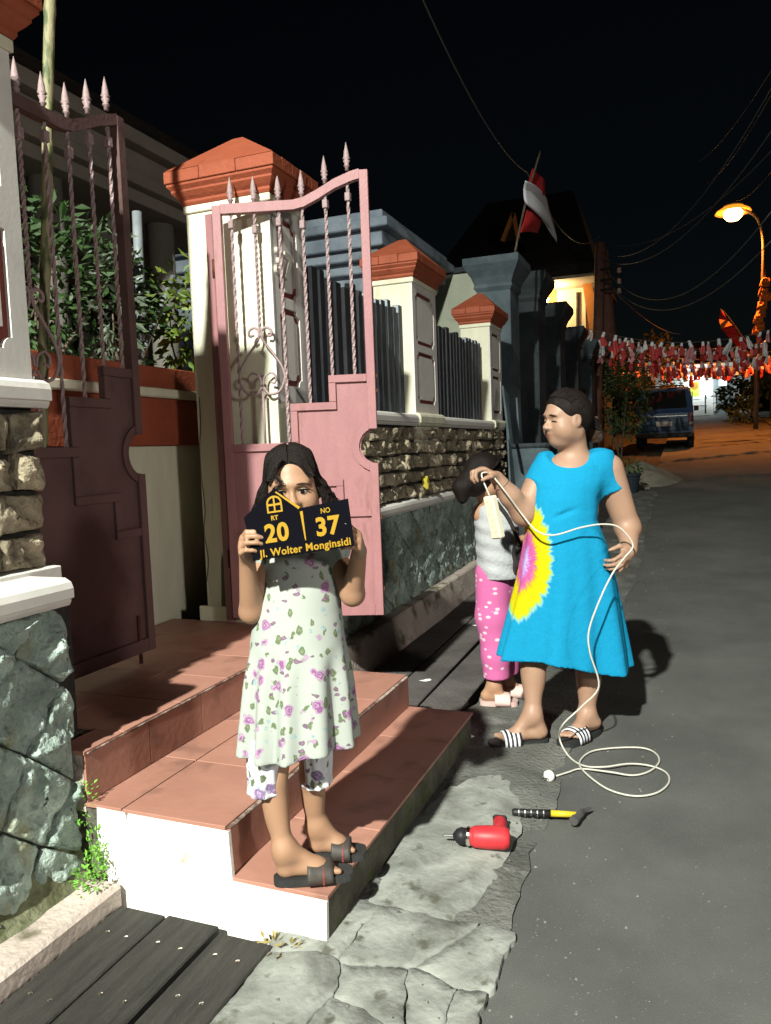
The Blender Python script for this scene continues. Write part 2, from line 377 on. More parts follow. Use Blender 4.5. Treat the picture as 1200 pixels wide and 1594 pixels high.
for i, (a, b) in enumerate(((-1.71, -1.50), (-1.485, -1.29), (-1.275, -1.06))):
    y = 3.27
    for k, L in enumerate((2.3+.15*i, 2.1-.2*i, 2.0)):
        vs = boxm(a, b, y, y+L-.012, -.04, .015+.003*i, .005)
        for v in vs.vertices: v.co.z += gz(v.co.y); v.co.x += -.022*(v.co.y-3.6)*(1 if i < 2 else .4)
        put('slab', vs, M_SLABG, deck2); y += L
for k, p in enumerate(((740, 974), (660, 1060), (724, 1148))):
    c = at(*p, z=.022 if k != 2 else .022)
    vs = [(c.x+.032*math.cos(a)*(1+.3*math.sin(3*a+k)), c.y+.02*math.sin(a)+.015*math.cos(a), c.z+.004+.004*math.sin(2*a)) for a in [i*math.pi/5 for i in range(10)]]
    o = put('litter_scrap', me_from(vs+[(c.x, c.y, c.z+.007)], [(i, (i+1) % 10, 10) for i in range(10)]), mat('paper_scrap', (.75, .75, .72)))
    tag(o, ['white paper scrap lying on the slabs near the pink trousers', 'thin white scrap on the slabs behind the red steps', 'crumpled white scrap by the corner of the lowest red step'][k], 'litter')
# pinkish kerb strip in front of the left wall and the band at the foot of the right wall
kl = box('kerb', -1.69, -1.565, .3, 1.742, -.05, .072, M_KERB, bev=.012); structure(kl, 'stained pinkish concrete kerb at the foot of the left wall')
vs = boxm(-1.90, -1.745, 3.26, 9.0, -.06, .20, .01)
for v in vs.vertices:
    v.co.z += gz(v.co.y)*.6
    if v.co.z > .1: v.co.x -= .05 if v.co.x > -1.8 else 0
k2 = put('kerb', vs, M_KERB); structure(k2, 'pale sloped concrete band at the foot of the right wall')
# ------------------------------------------------------------------ steps
steps = thing('entrance_steps', 'red tiled entrance steps with white painted side face', 'steps', (-1.4, 2.5, 0))
SY0, SY1 = 1.755, 3.25
def side_jit(me, amt):
    bm = bmesh.new(); bm.from_mesh(me); bmesh.ops.subdivide_edges(bm, edges=bm.edges[:], cuts=5, use_grid_fill=True)
    for v in bm.verts:
        nn = noise.noise_vector((v.co.x*9, v.co.y*9, v.co.z*9)); v.co += nn*amt
    bm.to_mesh(me); bm.free(); return me
put('step_core', side_jit(boxm(-1.205, -.905, SY0+.012, SY1, -.06, .128, .012), .006), M_MOSSC, steps)
put('step_core', side_jit(boxm(-2.60, -1.21, SY0+.01, SY1, -.06, .276, .012), .004), M_MOSSC, steps)
put('step_core', boxm(-2.62, -1.700, 1.90, 3.419, -.06, .437), M_MOSSC, steps)
# white painted side: one flat stepped plaster skin with worn lower edge
outl = [(-1.62, .03)]
for i in range(9): outl.append((-1.60+.08*i, -.005-.035*(i > 0)+.012*noise.noise((i*1.3, 2, 2))))
outl += [(-.905, -.03), (-.900, .126), (-1.19, .133), (-1.196, .276), (-1.54, .28), (-1.547, .250), (-1.552, .28), (-1.655, .283), (-1.66, .20), (-1.645, .10)]
put('painted_side', prismm([outl], .014, (0, SY0+.012, 0), (1, 0, 0), (0, 0, 1)), M_WPAINT, steps)
def tilerow(x0, x1, y0, y1, z, n, nx=1, t=.012, nm='tile'):
    for i in range(n):
        for j in range(nx):
            a, b = y0+(y1-y0)*i/n, y0+(y1-y0)*(i+1)/n; c, d = x0+(x1-x0)*j/nx, x0+(x1-x0)*(j+1)/nx
            put(nm, boxm(c+.0015, d-.0015, a+.0015, b-.0015, z-t, z, .0012), M_TILE, steps)
tilerow(-1.215, -.895, SY0, SY1, .142, 4)
tilerow(-1.705, -1.565, SY0-.002, SY1, .290, 4)
tilerow(-1.563, -1.205, SY0-.002, SY1, .290, 4)
tilerow(-2.60, -1.690, 1.93, 3.417, .450, 5, 3)
put('tile', boxm(-1.80, -1.690, 1.752, 1.928, .438, .450, .001), M_TILE, steps)
put('step_core', boxm(-1.80, -1.701, 1.757, 1.93, .26, .4375), M_KERB, steps)
for (xr, z0, z1) in ((-1.205, .142, .277), (-1.699, .291, .437)):
    for i in range(5):
        a, b = SY0+(SY1-SY0)*i/5, SY0+(SY1-SY0)*(i+1)/5
        put('riser_tile', boxm(xr-.001, xr+.008, a+.0015, b-.0015, z0+.001, z1, .001), M_TILE, steps)
    put('worn_edge', side_jit(boxm(xr-.004, xr+.010, SY0+.01, SY1-.005, z1+.0005, z1+.007, .002), .0028), mat('chipped_edge', (.09, .05, .04), (.38, .31, .26), .95, 16, .4, 60, lo=.42, hi=.60), steps)
# ------------------------------------------------------------------ stone walls
def ledge(name, x0, x1, y0, y1, z0, z1, mt, parent):
    prof = [(x0, z0), (x1-.02, z0), (x1-.012, z0+.012), (x1-.012, z0+.02), (x1, z0+.024), (x1, z1-.03), (x1-.008, z1-.012), (x1-.03, z1), (x0, z1)]
    me = prismm([prof], y1-y0, (0, y1, 0), (1, 0, 0), (0, 0, 1)); return put(name, me, mt, parent)
XP = -1.90
wl = thing('stone_wall', 'left wall of diamond laid grey stones under rough tan stones with white ledges', 'wall', (-2.1, 1.3, 0))
box('wall_core', -2.40, -1.735, .2, 1.738, 0, .895, M_MORTAR, wl)
box('wall_core', -2.40, -1.835, 1.7385, 1.885, .3, .895, M_MORTAR, wl)
box('wall_core', -2.39, -1.925, .2, 1.875, .955, 1.49, M_MORTAR, wl)
for i, q in enumerate(lattice(.85, 1.748, .03, .893, .205, math.radians(52), .13, 5, 1.0)):
    put('stone', stonem(q, (-1.735, 0, 0), (0, 1, 0), (0, 0, 1), .028, .002, i, rough=1.0, tilt=.9, n=34, freq=18, jag=.05), M_STONE_G, wl)
for i, q in enumerate(courses(.95, 1.885, .985, 1.485, 4, .17, 3)):
    put('stone', stonem(q, (-1.925, 0, 0), (0, 1, 0), (0, 0, 1), .05, .008, i+50, rough=.8, tilt=.5), M_STONE_T, wl)
ledge('ledge', -2.39, -1.688, .2, 1.756, .896, .978, M_GREYW, wl)
box('ledge_step', -2.39, -1.855, .2, 1.885, .9, .992, M_GREYW, wl, .003)
ledge('ledge', -2.39, -1.865, .2, 1.905, 1.49, 1.578, M_GREYW, wl)
vs = []; fs = []
for i in range(30):
    y = .5+1.24*i/29
    for j, (x, z) in enumerate(((-1.735, .19), (-1.715, .14), (-1.70, .10), (-1.665, .065))): vs.append((x+.012*noise.noise((y*9, j*2, 1)), y, z+.02*noise.noise((y*7, j, 4))))
for i in range(29):
    for j in range(3): fs.append((i*4+j, i*4+j+1, i*4+j+5, i*4+j+4))
put('mossy_footing', me_from(vs, fs), mat('mossy_mortar', (.07, .07, .035), (.17, .18, .11), .95, 9, .6, 50, c3=(.05, .06, .025), s3=14, l3=.52, h3=.66), wl, smooth=True)
wr = thing('stone_wall', 'right boundary wall of rough tan stones above mossy grey stones with white ledges', 'wall', (-2.1, 6, 0))
box('wall_core', -2.38, -1.905, 3.43, 8.5, 0, .87, M_MORTAR, wr)
box('wall_core', -2.37, -1.925, 3.77, 8.49, .95, 1.485, M_MORTAR, wr)
for i, q in enumerate(lattice(3.78, 8.5, .16, .87, .25, math.radians(50), .16, 9, 1.0)):
    put('stone', stonem(q, (-1.905, 0, 0), (0, 1, 0), (0, 0, 1), .022, .003, i+100, rough=1.0, tilt=.5, n=18, freq=22, jag=.07), M_STONE_G, wr)
for i, q in enumerate(courses(3.78, 8.49, .955, 1.48, 5, .20, 4)):
    put('stone', stonem(q, (-1.925, 0, 0), (0, 1, 0), (0, 0, 1), .05, .008, i+300, rough=.8, tilt=.5, n=18), M_STONE_T, wr)
ledge('ledge', -2.37, -1.845, 3.765, 8.50, .872, .952, M_GREYW, wr)
for (a, b) in ((3.765, 5.50), (6.12, 7.93)): ledge('ledge', -2.37, -1.865, a, b, 1.49, 1.578, M_GREYW, wr)
o = put('leaf_scrap', stonem([(-.03, -.05), (.03, -.05), (.04, .03), (0, .06), (-.035, .03)], at(665, 752, x=-1.86), (0, 1, 0), (0, 0, 1), .012, .001, 4), mat('yellow_leaf', (.45, .38, .03), (.5, .42, .06)))
tag(o, 'yellow scrap stuck on the rough stones of the right wall', 'scrap')
# ------------------------------------------------------------------ pillars
def ticket(u0, u1, v0, v1, r):
    out = []
    for (cu, cv, a0) in ((u0, v0, 90), (u1, v0, 180), (u1, v1, 270), (u0, v1, 0)):
        for k in range(5):
            a = math.radians(a0-90*k/4); out.append((cu+r*math.cos(a), cv+r*math.sin(a)))
    return out
def pillar(y0, y1, zb, label, x0=-2.38, stain=False):
    t = thing('pillar', label, 'pillar', ((x0+XP)/2, (y0+y1)/2, zb))
    box('shaft', x0, XP-.018, y0, y1, zb, 2.585, M_CREAMS if stain else M_CREAM, t)
    P1 = (y0+.065, y1-.065, 1.665, 2.055); P2_ = (y0+.065, y1-.065, 2.11, 2.50)
    holes = [ticket(*P1, .035), ticket(*P2_, .035)]
    put('panel_surround', prismm([[(y0, 1.58), (y1, 1.58), (y1, 2.585), (y0, 2.585)]]+holes, .018, (XP-.018, 0, 0), (0, 1, 0), (0, 0, 1)), M_GREYW, t)
    if zb < 1.5: box('shaft_foot', XP-.017, XP-.001, y0, y1, zb, 1.579, M_CREAM, t)
    for q in (P1, P2_):
        put('panel_groove', prismm([ticket(*q, .036)], .002, (XP-.0178, 0, 0), (0, 1, 0), (0, 0, 1)), M_MAROON, t)
        g = .030; put('panel_face', prismm([ticket(q[0]+g, q[1]-g, q[2]+g, q[3]-g, .035)], .013, (XP-.0155, 0, 0), (0, 1, 0), (0, 0, 1)), M_GREYW, t)
    box('neck_band', x0-.012, XP+.012, y0-.012, y1+.012, 2.555, 2.592, M_CREAM, t, .004)
    cxp, cyp = (x0+XP)/2, (y0+y1)/2; hx, hy = (XP-x0)/2, (y1-y0)/2
    prof = [(.012, 2.593), (.02, 2.606), (.02, 2.618), (.034, 2.632), (.05, 2.652), (.05, 2.662), (.066, 2.680), (.066, 2.692)]
    vs = []; fs = []
    for (d, z) in prof:
        for sx, sy in ((-1, -1), (1, -1), (1, 1), (-1, 1)): vs.append((cxp+sx*(hx+d), cyp+sy*(hy+d), z))
    for i in range(len(prof)-1):
        for k in range(4): fs.append((i*4+k, i*4+(k+1) % 4, i*4+4+(k+1) % 4, i*4+4+k))
    fs += [(3, 2, 1, 0), tuple(4*(len(prof)-1)+k for k in range(4))]
    put('cap_moulding', me_from(vs, fs), M_TERRA, t)
    # cap slab made of bricks on edge
    nb = 3
    for side in range(4):
        for k in range(nb):
            L0, L1 = -1+2*k/nb, -1+2*(k+1)/nb; e = .076; z0, z1 = 2.693, 2.752+.003*((k+side) % 2)
            if side == 0: q = (cxp+(hx+e)*L0, cxp+(hx+e)*L1, cyp-hy-e, cyp-hy-e+.09)
            elif side == 2: q = (cxp+(hx+e)*L0, cxp+(hx+e)*L1, cyp+hy+e-.09, cyp+hy+e)
            elif side == 1: q = (cxp+hx+e-.09, cxp+hx+e, cyp-hy-e+.091+(2*hy+2*e-.182)*k/nb, cyp-hy-e+.091+(2*hy+2*e-.182)*(k+1)/nb)
            else: q = (cxp-hx-e, cxp-hx-e+.09, cyp-hy-e+.091+(2*hy+2*e-.182)*k/nb, cyp-hy-e+.091+(2*hy+2*e-.182)*(k+1)/nb)
            put('cap_brick', boxm(q[0]+.0015, q[1]-.0015, q[2]+.0015, q[3]-.0015, z0, z1, .003), M_TERRA, t)
    box('cap_bed', cxp-hx, cxp+hx, cyp-hy, cyp+hy, 2.6935, 2.745, M_TERRA, t)
    e = .07; B = [(cxp+sx*(hx+e), cyp+sy*(hy+e), 2.755) for sx, sy in ((-1, -1), (1, -1), (1, 1), (-1, 1))]
    T = [(cxp+sx*.03, cyp+sy*.03, 2.94) for sx, sy in ((-1, -1), (1, -1), (1, 1), (-1, 1))]
    put('cap_roof', me_from(B+T, [(3, 2, 1, 0), (4, 5, 6, 7)]+[(k, (k+1) % 4, 4+(k+1) % 4, 4+k) for k in range(4)]), M_TERRA, t)
    return t
# cream paint with moss streaks and a crack near the foot (on the gate pillar only)
M_CREAMS = M_CREAM.copy(); M_CREAMS.name = 'cream_paint_stained'
nt = M_CREAMS.node_tree; b = nt.nodes['Principled BSDF']; src = b.inputs['Base Color'].links[0].from_socket
tc = [n for n in nt.nodes if n.type == 'TEX_COORD'][0]; mp = N(nt, 'ShaderNodeMapping'); mp.inputs['Scale'].default_value = (16, 16, 1.6); nt.links.new(tc.outputs['Object'], mp.inputs[0])
nz = N(nt, 'ShaderNodeTexNoise'); nz.inputs['Scale'].default_value = 1.0; nz.inputs['Detail'].default_value = 6; nt.links.new(mp.outputs[0], nz.inputs[0])
sx = N(nt, 'ShaderNodeSeparateXYZ'); nt.links.new(tc.outputs['Object'], sx.inputs[0])
mr = N(nt, 'ShaderNodeMapRange'); mr.inputs[1].default_value = .5; mr.inputs[2].default_value = 1.15; mr.inputs[3].default_value = .16; mr.inputs[4].default_value = -.12; nt.links.new(sx.outputs[2], mr.inputs[0])
xa = N(nt, 'ShaderNodeMath', operation='SUBTRACT'); xa.inputs[1].default_value = -2.30; nt.links.new(sx.outputs[0], xa.inputs[0])
xb = N(nt, 'ShaderNodeMath', operation='ABSOLUTE'); nt.links.new(xa.outputs[0], xb.inputs[0])
xc = N(nt, 'ShaderNodeMapRange'); xc.inputs[1].default_value = .02; xc.inputs[2].default_value = .10; xc.inputs[3].default_value = .0; xc.inputs[4].default_value = -.3; nt.links.new(xb.outputs[0], xc.inputs[0])
ad = N(nt, 'ShaderNodeMath', operation='ADD'); nt.links.new(nz.outputs['Fac'], ad.inputs[0]); nt.links.new(mr.outputs[0], ad.inputs[1])
ad2 = N(nt, 'ShaderNodeMath', operation='ADD'); nt.links.new(ad.outputs[0], ad2.inputs[0]); nt.links.new(xc.outputs[0], ad2.inputs[1])
st = N(nt, 'ShaderNodeMapRange'); st.inputs[1].default_value = .54; st.inputs[2].default_value = .60; nt.links.new(ad2.outputs[0], st.inputs[0])
mx = N(nt, 'ShaderNodeMix', data_type='RGBA'); mx.inputs[7].default_value = (.07, .065, .03, 1); nt.links.new(st.outputs[0], mx.inputs[0]); nt.links.new(src, mx.inputs[6]); nt.links.new(mx.outputs[2], b.inputs['Base Color'])
pL = pillar(1.385, 1.865, 1.579, 'tall white pillar with red grooved panels above the left stone wall')
pG = pillar(3.42, 3.76, .452, 'cream gate pillar with red pyramid cap and metal house number', stain=True)
p3 = pillar(5.53, 6.10, 1.30, 'cream wall pillar with red cap, second from the pink gate', -2.21)
p4 = pillar(7.95, 8.46, 1.30, 'dim yellowish wall pillar with red cap, farthest along the stone wall', -2.21)
for t_, (a, b_) in ((p3, (5.50, 6.12)), (p4, (7.93, 8.50))): ledge('foot_ledge', -2.23, -1.850, a+.001, b_-.001, 1.491, 1.590, M_CREAM, t_)
box('plinth', -2.42, -1.885, 3.395, 3.419, .451, .53, M_CREAM, pG, .004)
text('house_number', '37', .18, at(441, 414, x=-1.892), (0, 1, -.12), (0, .12, 1), mat('number_metal', (.55, .52, .45), (.62, .58, .5), .3, 9, metal=.35), pG, .008, .006, sx=.95)
crk = [at(*p, y=3.4185) for p in ((310, 618), (312, 660), (311, 700), (314, 745), (319, 790), (318, 830), (324, 870), (322, 905))]
put('crack', tubem(smooth_path(crk, 4), .0022, 5), M_MOSSC, pG)
# ------------------------------------------------------------------ slat fences on the wall
def slats(y0, y1, label, seed):
    t = thing('slat_fence', label, 'fence', (-2.01, (y0+y1)/2, 1.58)); R = random.Random(seed); y = y0+.02; k = 0
    while y < y1-.05:
        wd = R.uniform(.055, .075); top = 2.36+R.uniform(-.02, .03)
        sm = boxm(-2.035, -1.985, y, y+wd, 1.58, top, .003); sm.materials.append(M_SLAT); sm.materials.append(M_SLAT_LIT)
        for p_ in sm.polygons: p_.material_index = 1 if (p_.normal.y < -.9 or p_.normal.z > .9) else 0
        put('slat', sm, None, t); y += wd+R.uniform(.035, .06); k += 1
    for z in (1.70, 2.22): box('rail', -2.06, -2.037, y0, y1, z, z+.04, M_SLAT, t)
slats(3.80, 5.525, 'dark upright slat fence between the gate pillar and the next red capped pillar', 1)
slats(6.105, 7.945, 'dark upright slat fence between the two farther red capped pillars', 2)
# ------------------------------------------------------------------ gates
SPIKE = lathem([(.009, 0), (.009, .018), (.014, .022), (.014, .028), (.009, .034), (.017, .052), (.009, .058), (.019, .066), (.014, .074), (.0115, .10), (.001, .155)], (0, 0, 0), 10)
SPIKE.shade_smooth(); SPIKE.materials.append(M_PINKB)
def twisted(h): return tubem([(0, 0, h*i/60) for i in range(61)], .0085, square=True, twist=.55)
def gate(name, label, hinge, U, W, flip=1, dz=0.0, M_PINK=M_PINK):
    """leaf in local (u, z); u=0 hinge, u=W free edge"""
    t = thing(name, label, 'gate', (hinge[0], hinge[1], .5)); U = Vector((U[0], U[1], 0)); O = Vector((hinge[0], hinge[1], 0)); Z = Vector((0, 0, 1)); Nn = U.cross(Z)*flip
    # Nn points to the street side
    def bar(nm, u0, u1, z0, z1, th=.030, off=0.0, mt=None, par=None, bev=.002):
        mt = mt or M_PINK
        c = O+U*((u0+u1)/2)+Z*((z0+z1)/2)+Nn*off; R = Matrix((U, Nn, Z)).transposed()
        return obox(nm, c, (abs(u1-u0), th, abs(z1-z0)), R, mt, par or t, bev)
    pw = .042
    bar('post', 0, pw, .50, 2.53+dz, .04); bar('post', W-pw, W, .50, 1.255, .04); bar('post', W-pw, W, 1.425, 2.655+dz, .04)
    # top rail: level then rising to the free edge
    top = [(pw, 2.49), (.40, 2.49), (.45, 2.50), (.52, 2.532), (.60, 2.575), (.68, 2.605), (W-pw, 2.615)]
    top = [(u, z+dz) for u, z in top]
    topu = [(u, z+.045) for u, z in top]
    put('top_rail', prismm([top+topu[::-1]], .038, O-U.cross(Z)*.019, U, Z), M_PINK, t)
    bar('bottom_rail', pw, W-pw, .50, .555, .036)
    # sheet with stepped top and round bite at the free edge
    rim = []
    for k in range(9):
        a = math.radians(-90-180*k/8); rim.append((W+.0+.085*math.cos(a), 1.34+.085*math.sin(a)))
    sh = [(pw, .555), (W-.002, .555)]+rim+[(W-.002, 1.69), (.535, 1.69), (.535, 1.56), (.34, 1.56), (.34, 1.37), (pw, 1.37)]
    put('sheet', prismm([sh], .006, O-U.cross(Z)*.003, U, Z), M_PINK, t)
    for s in (1, -1):
        f = .010*s
        for (u0, u1, z0, z1) in ((pw, .375, 1.335, 1.373), (.34, .375, 1.374, 1.525), (.34, .57, 1.526, 1.563), (.535, .57, 1.564, 1.655), (.535, W-pw, 1.656, 1.693),
                                 (.34, .375, 1.185, 1.334), (.34, .588, 1.150, 1.184), (.553, .588, 1.031, 1.149), (.553, W-pw, .996, 1.030)):
            bar('frame_strip', u0, u1, z0, z1, .014, f)
        arc = []; 
        for r_ in (.125, .092):
            ks = range(13) if r_ == .125 else range(12, -1, -1)
            for k in ks:
                a = math.radians(-100-160*k/12); arc.append((W+r_*math.cos(a), 1.34+r_*math.sin(a)))
        put('bite_rim', prismm([arc], .012, O+Nn*(.003 if s > 0 else -.015) if flip > 0 else O+Nn*(.015 if s > 0 else -.003), U, Z), M_PINK, t)
    us = [.09, .205, .325, .44, .555, .665]
    for i, u in enumerate(us):
        ztop = dz+(2.49 if u < .42 else 2.49+(u-.42)*.52)
        zb = 1.37 if u < .34 else (1.56 if u < .535 else 1.69)
        if i == 1: zb = 1.90
        me = twisted(min(2.625+dz, ztop)-zb+.01); me.transform(Matrix.Translation(O+U*u+Z*zb)); put('twisted_bar', me, M_PINKB, t)
        me2 = boxm(-.013, .013, -.013, .013, -.02, .02, .003); me2.transform(Matrix.Translation(O+U*u+Z*(ztop-.05-.03*(i % 2)))); put('bar_collar', me2, M_PINKB, t)
        zs = dz+(2.535 if u < .42 else min(2.66, 2.535+(u-.42)*.52))
        o = put('spike', SPIKE, None, t); o.matrix_parent_inverse = Matrix.Identity(4)
        o.location = (O+U*u+Z*zs)-Vector((hinge[0], hinge[1], .5)); o.scale = (1, 1, .85 if flip > 0 else 1)
    # scroll ornament: heart of bent rod on a stem
    def S(u, z): return O+U*u+Z*z
    tube('scroll', [S(.205, 1.37), S(.205, 1.63)], .007, M_PINKB, t, 6)
    for s in (1, -1):
        c = .205
        tube('scroll', smooth_path([S(c+s*.03, 1.905), S(c+s*.052, 1.90), S(c+s*.055, 1.925), S(c+s*.03, 1.94), S(c+s*.008, 1.925), S(c+s*.012, 1.88), S(c+s*.055, 1.82), S(c+s*.100, 1.75), S(c+s*.112, 1.69), S(c+s*.085, 1.63), S(c+s*.035, 1.615), S(c+s*.004, 1.65)], 6), .0065, M_PINKB, t, 6)
        tube('scroll', smooth_path([S(c+s*.005, 1.66), S(c+s*.012, 1.70), S(c+s*.045, 1.72), S(c+s*.068, 1.70), S(c+s*.062, 1.67), S(c+s*.04, 1.675)], 6), .0055, M_PINKB, t, 6)
    for z in (.62, .98, 1.60, 1.67):
        bar('hinge_stub', W-.004, W+.010, z, z+.02, .014, .0, M_RUST)
    return t
a17 = math.radians(17)
gate('gate_leaf', 'pink metal gate leaf swung open towards the street behind the girl', (-2.15, 3.31), (math.cos(a17), math.sin(a17)), .765, 1)
gate('gate_leaf', 'closed gate leaf with shade painted into its colour, next to the left stone wall', (-2.17, 1.945), (0, 1), .745, 1, .06, M_PINK_SHADE)
jm = thing('gate_jamb', 'dark pink metal jamb fixed to the face of the gate pillar', 'jamb', (-2.2, 3.40, .45))
box('post', -2.235, -2.195, 3.365, 3.417, .455, 2.52, M_PINK, jm, .003)
for z in (.75, 2.2): tube('hinge', [(-2.18, 3.345, z), (-2.18, 3.345, z+.09)], .012, M_RUST, jm)
# drop bolt under the closed leaf
tube('drop_bolt', [(-2.16, 2.60, .455), (-2.16, 2.60, .66)], .008, M_RUST, [o for o in bpy.data.objects if o.name == 'gate_leaf.001'][0])
# ------------------------------------------------------------------ lamp behind the photographer
lp = thing('street_lamp', 'tall grey street lamp with white lit head', 'street lamp', (-1.75, -8.0, 0))
tube('pole', [(-1.75, -8.0, 0), (-1.75, -8.0, 8.6)], [.08, .05], M_STEEL, lp, 12)
tube('arm', smooth_path([(-1.75, -8.0, 8.5), (-1.7, -8.0, 8.85), (-1.4, -8.0, 9.0), (-1.15, -8, 9.0)], 6), .03, M_STEEL, lp)
box('head', -1.25, -.85, -8.1, -7.9, 8.95, 9.03, M_STEEL, lp, .01)
box('lamp_glass', -1.22, -.88, -8.08, -7.92, 8.93, 8.948, mat('white_lamp_glass', (1, 1, .95), emit=30), lp)
L = bpy.data.lights.new('lamp_light', 'SPOT'); L.energy = KEY; L.color = (.98, 1.0, .90); L.shadow_soft_size = .17; L.spot_size = math.radians(98); L.spot_blend = 1.0
lo = bpy.data.objects.new('lamp_light', L); COL.objects.link(lo); lo.location = (-1.05, -8.0, 8.8); lo.rotation_euler = (Vector((-1.0, -.8, 0))-Vector((-1.05, -8.0, 8.8))).to_track_quat('-Z', 'Y').to_euler()
# unseen lamp added as soft fill, across the street on the right
fl_ = thing('fill_lamp', 'pale globe lamp on a bracket post, added across the street as unseen fill', 'lamp', (6.6, -1.2, 0))
tube('post', [(6.75, -1.2, 0), (6.75, -1.2, 2.9)], .05, M_STEEL, fl_, 10); tube('bracket', [(6.75, -1.2, 2.8), (6.5, -1.2, 2.85)], .02, M_STEEL, fl_, 8)
put('globe', lathem([(.03, -.16), (.12, -.12), (.16, 0), (.12, .12), (.03, .16)], (6.45, -1.2, 2.75), 16), mat('fill_globe_glow', (1, .94, .95), emit=8), fl_, smooth=True)
L2 = bpy.data.lights.new('fill_light', 'POINT'); L2.energy = 900; L2.color = (1, .93, .86); L2.shadow_soft_size = .35
l2 = bpy.data.objects.new('fill_light', L2); COL.objects.link(l2); l2.location = (6.1, -1.2, 2.75)
def light(name, loc, e, c, r=.1):
    L = bpy.data.lights.new(name, 'POINT'); L.energy = e; L.color = c; L.shadow_soft_size = r
    o = bpy.data.objects.new(name, L); COL.objects.link(o); o.location = loc; return o
# ------------------------------------------------------------------ leaves
def leafcloud(center, rad, n, size, seed, shape='ell', elong=2.2, droop=.3):
    R = random.Random(seed); vs = []; fs = []
    for i in range(n):
        while True:
            p = Vector((R.uniform(-1, 1), R.uniform(-1, 1), R.uniform(-1, 1)))
            if .25 < p.length < 1: break
        q = Vector((p.x*rad[0], p.y*rad[1], p.z*rad[2]))
        k = noise.noise((q.x*3/max(rad[0], .2)+seed, q.y*3/max(rad[1], .2), q.z*3/max(rad[2], .2)))
        if k < -.08: continue
        c = Vector(center)+q*(1+.25*k)
        d = (p+Vector((R.uniform(-.8, .8), R.uniform(-.8, .8), R.uniform(-.6, .6)-droop))).normalized()
        s = size*R.uniform(.6, 1.3); w_ = d.cross(Vector((R.uniform(-1, 1), R.uniform(-1, 1), R.uniform(-1, 1)))).normalized()*s/elong*.9
        nn = d.cross(w_).normalized()*s*.12; b = len(vs)
        vs += [c, c+d*s*.5+w_*.5+nn, c+d*s, c+d*s*.5-w_*.5+nn]; fs += [(b, b+1, b+2), (b, b+2, b+3)]
    return me_from(vs, fs)
def plant(name, label, base, crown_c, rad, n, size, seed, leaf, cat='plant', stems=5, group=None):
    t = thing(name, label, cat, base, group=group); R = random.Random(seed)
    put('crown', leafcloud(crown_c, rad, n, size, seed), leaf, t, kind='stuff')
    for k in range(stems):
        e = Vector(crown_c)+Vector((R.uniform(-.6, .6)*rad[0], R.uniform(-.6, .6)*rad[1], R.uniform(-.1, .7)*rad[2])); b = Vector(base)+Vector((R.uniform(-.05, .05), R.uniform(-.05, .05), 0))
        mid = (b+e)/2+Vector((R.uniform(-.1, .1), R.uniform(-.1, .1), 0))*rad[2]
        tube('trunk' if stems == 1 else 'stem', smooth_path([b, mid, e], 5), [.025*max(.4, rad[2])*(1-.07*i) for i in range(11)], M_BARK, t, 6)
    return t
# ------------------------------------------------------------------ inside the gate: planter wall, plants, house
pw = thing('planter_wall', 'low cream wall with terracotta band inside the gate', 'wall', (-2.8, 3.6, .45))
box('wall_body', -3.05, -2.62, 1.6, 7.4, .40, 1.385, M_CREAM, pw)
box('band', -3.06, -2.59, 1.6, 7.4, 1.386, 1.635, M_TERRA, pw, .004)
box('strip', -3.06, -2.565, 1.6, 7.4, 1.636, 1.685, M_CREAM, pw, .008)
box('band', -3.06, -2.60, 1.6, 7.4, 1.686, 1.80, M_TERRA, pw, .004)
structure(box('yard', -9, -2.625, -2, 8, -.05, .445, M_CONC2))
plant('bush', 'dense leafy bush behind the closed gate leaf', (-3.25, 3.05, 1.5), (-3.35, 3.35, 2.15), (.45, .85, .62), 3800, .085, 21, M_LEAF, stems=7)
plant('vine', 'pale variegated vine hanging beside the closed gate leaf', (-2.95, 3.55, 1.7), (-2.95, 3.5, 2.15), (.10, .16, .52), 420, .07, 22, M_LEAFP, stems=4)
plant('shrub', 'leafy green shrub between the slanted pipe and the gate pillar', (-3.0, 4.35, 1.7), (-2.95, 4.25, 2.15), (.22, .30, .42), 700, .10, 23, mat('leaf_yellowgreen', (.07, .13, .02), (.16, .20, .03), .5, 12), stems=4)
tube('pipe_brace', [at(213, 570, x=-2.95), at(270, 432, x=-3.1)], .022, M_STEEL, seg=10)
tag(bpy.data.objects['pipe_brace'], 'slanted galvanised pipe leaning behind the gap of the gate', 'pipe')
tag(tube('pipe_upright', [at(224, 575, x=-3.2), at(213, 330, x=-3.2)], .03, M_STEEL, seg=10), 'upright galvanised pipe behind the slanted pipe', 'pipe')
hs = thing('house', 'grey plastered house with moulded eaves behind the gate', 'house', (-5, 3, .45))
box('wall', -8, -4.35, -1, 5.9, .44, 3.3, M_HOUSE, hs)
for k, (x1, z0, z1) in enumerate(((-3.72, 3.18, 3.27), (-3.64, 3.271, 3.36), (-3.68, 3.361, 3.52), (-3.58, 3.521, 3.62))):
    box('eave_moulding', -8, x1, -1.2-.02*k, 6.1+.02*k, z0, z1, mat('eave_paint', (.17, .155, .125), (.21, .19, .16), .8, 5), hs, .006)
for y in (2.9, 4.1, 5.3): tube('column', [(-3.95, y, .45), (-3.95, y, 3.18)], .11, M_HOUSE, hs, 14)
for y0 in (2.0, 3.3, 4.5):
    wn = box('window', -4.35, -4.325, y0, y0+.85, 1.3, 2.7, mat('window_frame', (.10, .07, .05)), hs)
    for k in range(2): box('pane', -4.325, -4.318, y0+.05+.4*k, y0+.40+.4*k, 1.36, 2.64, mat('dark_glass', (.01, .012, .014), None, .08), wn)
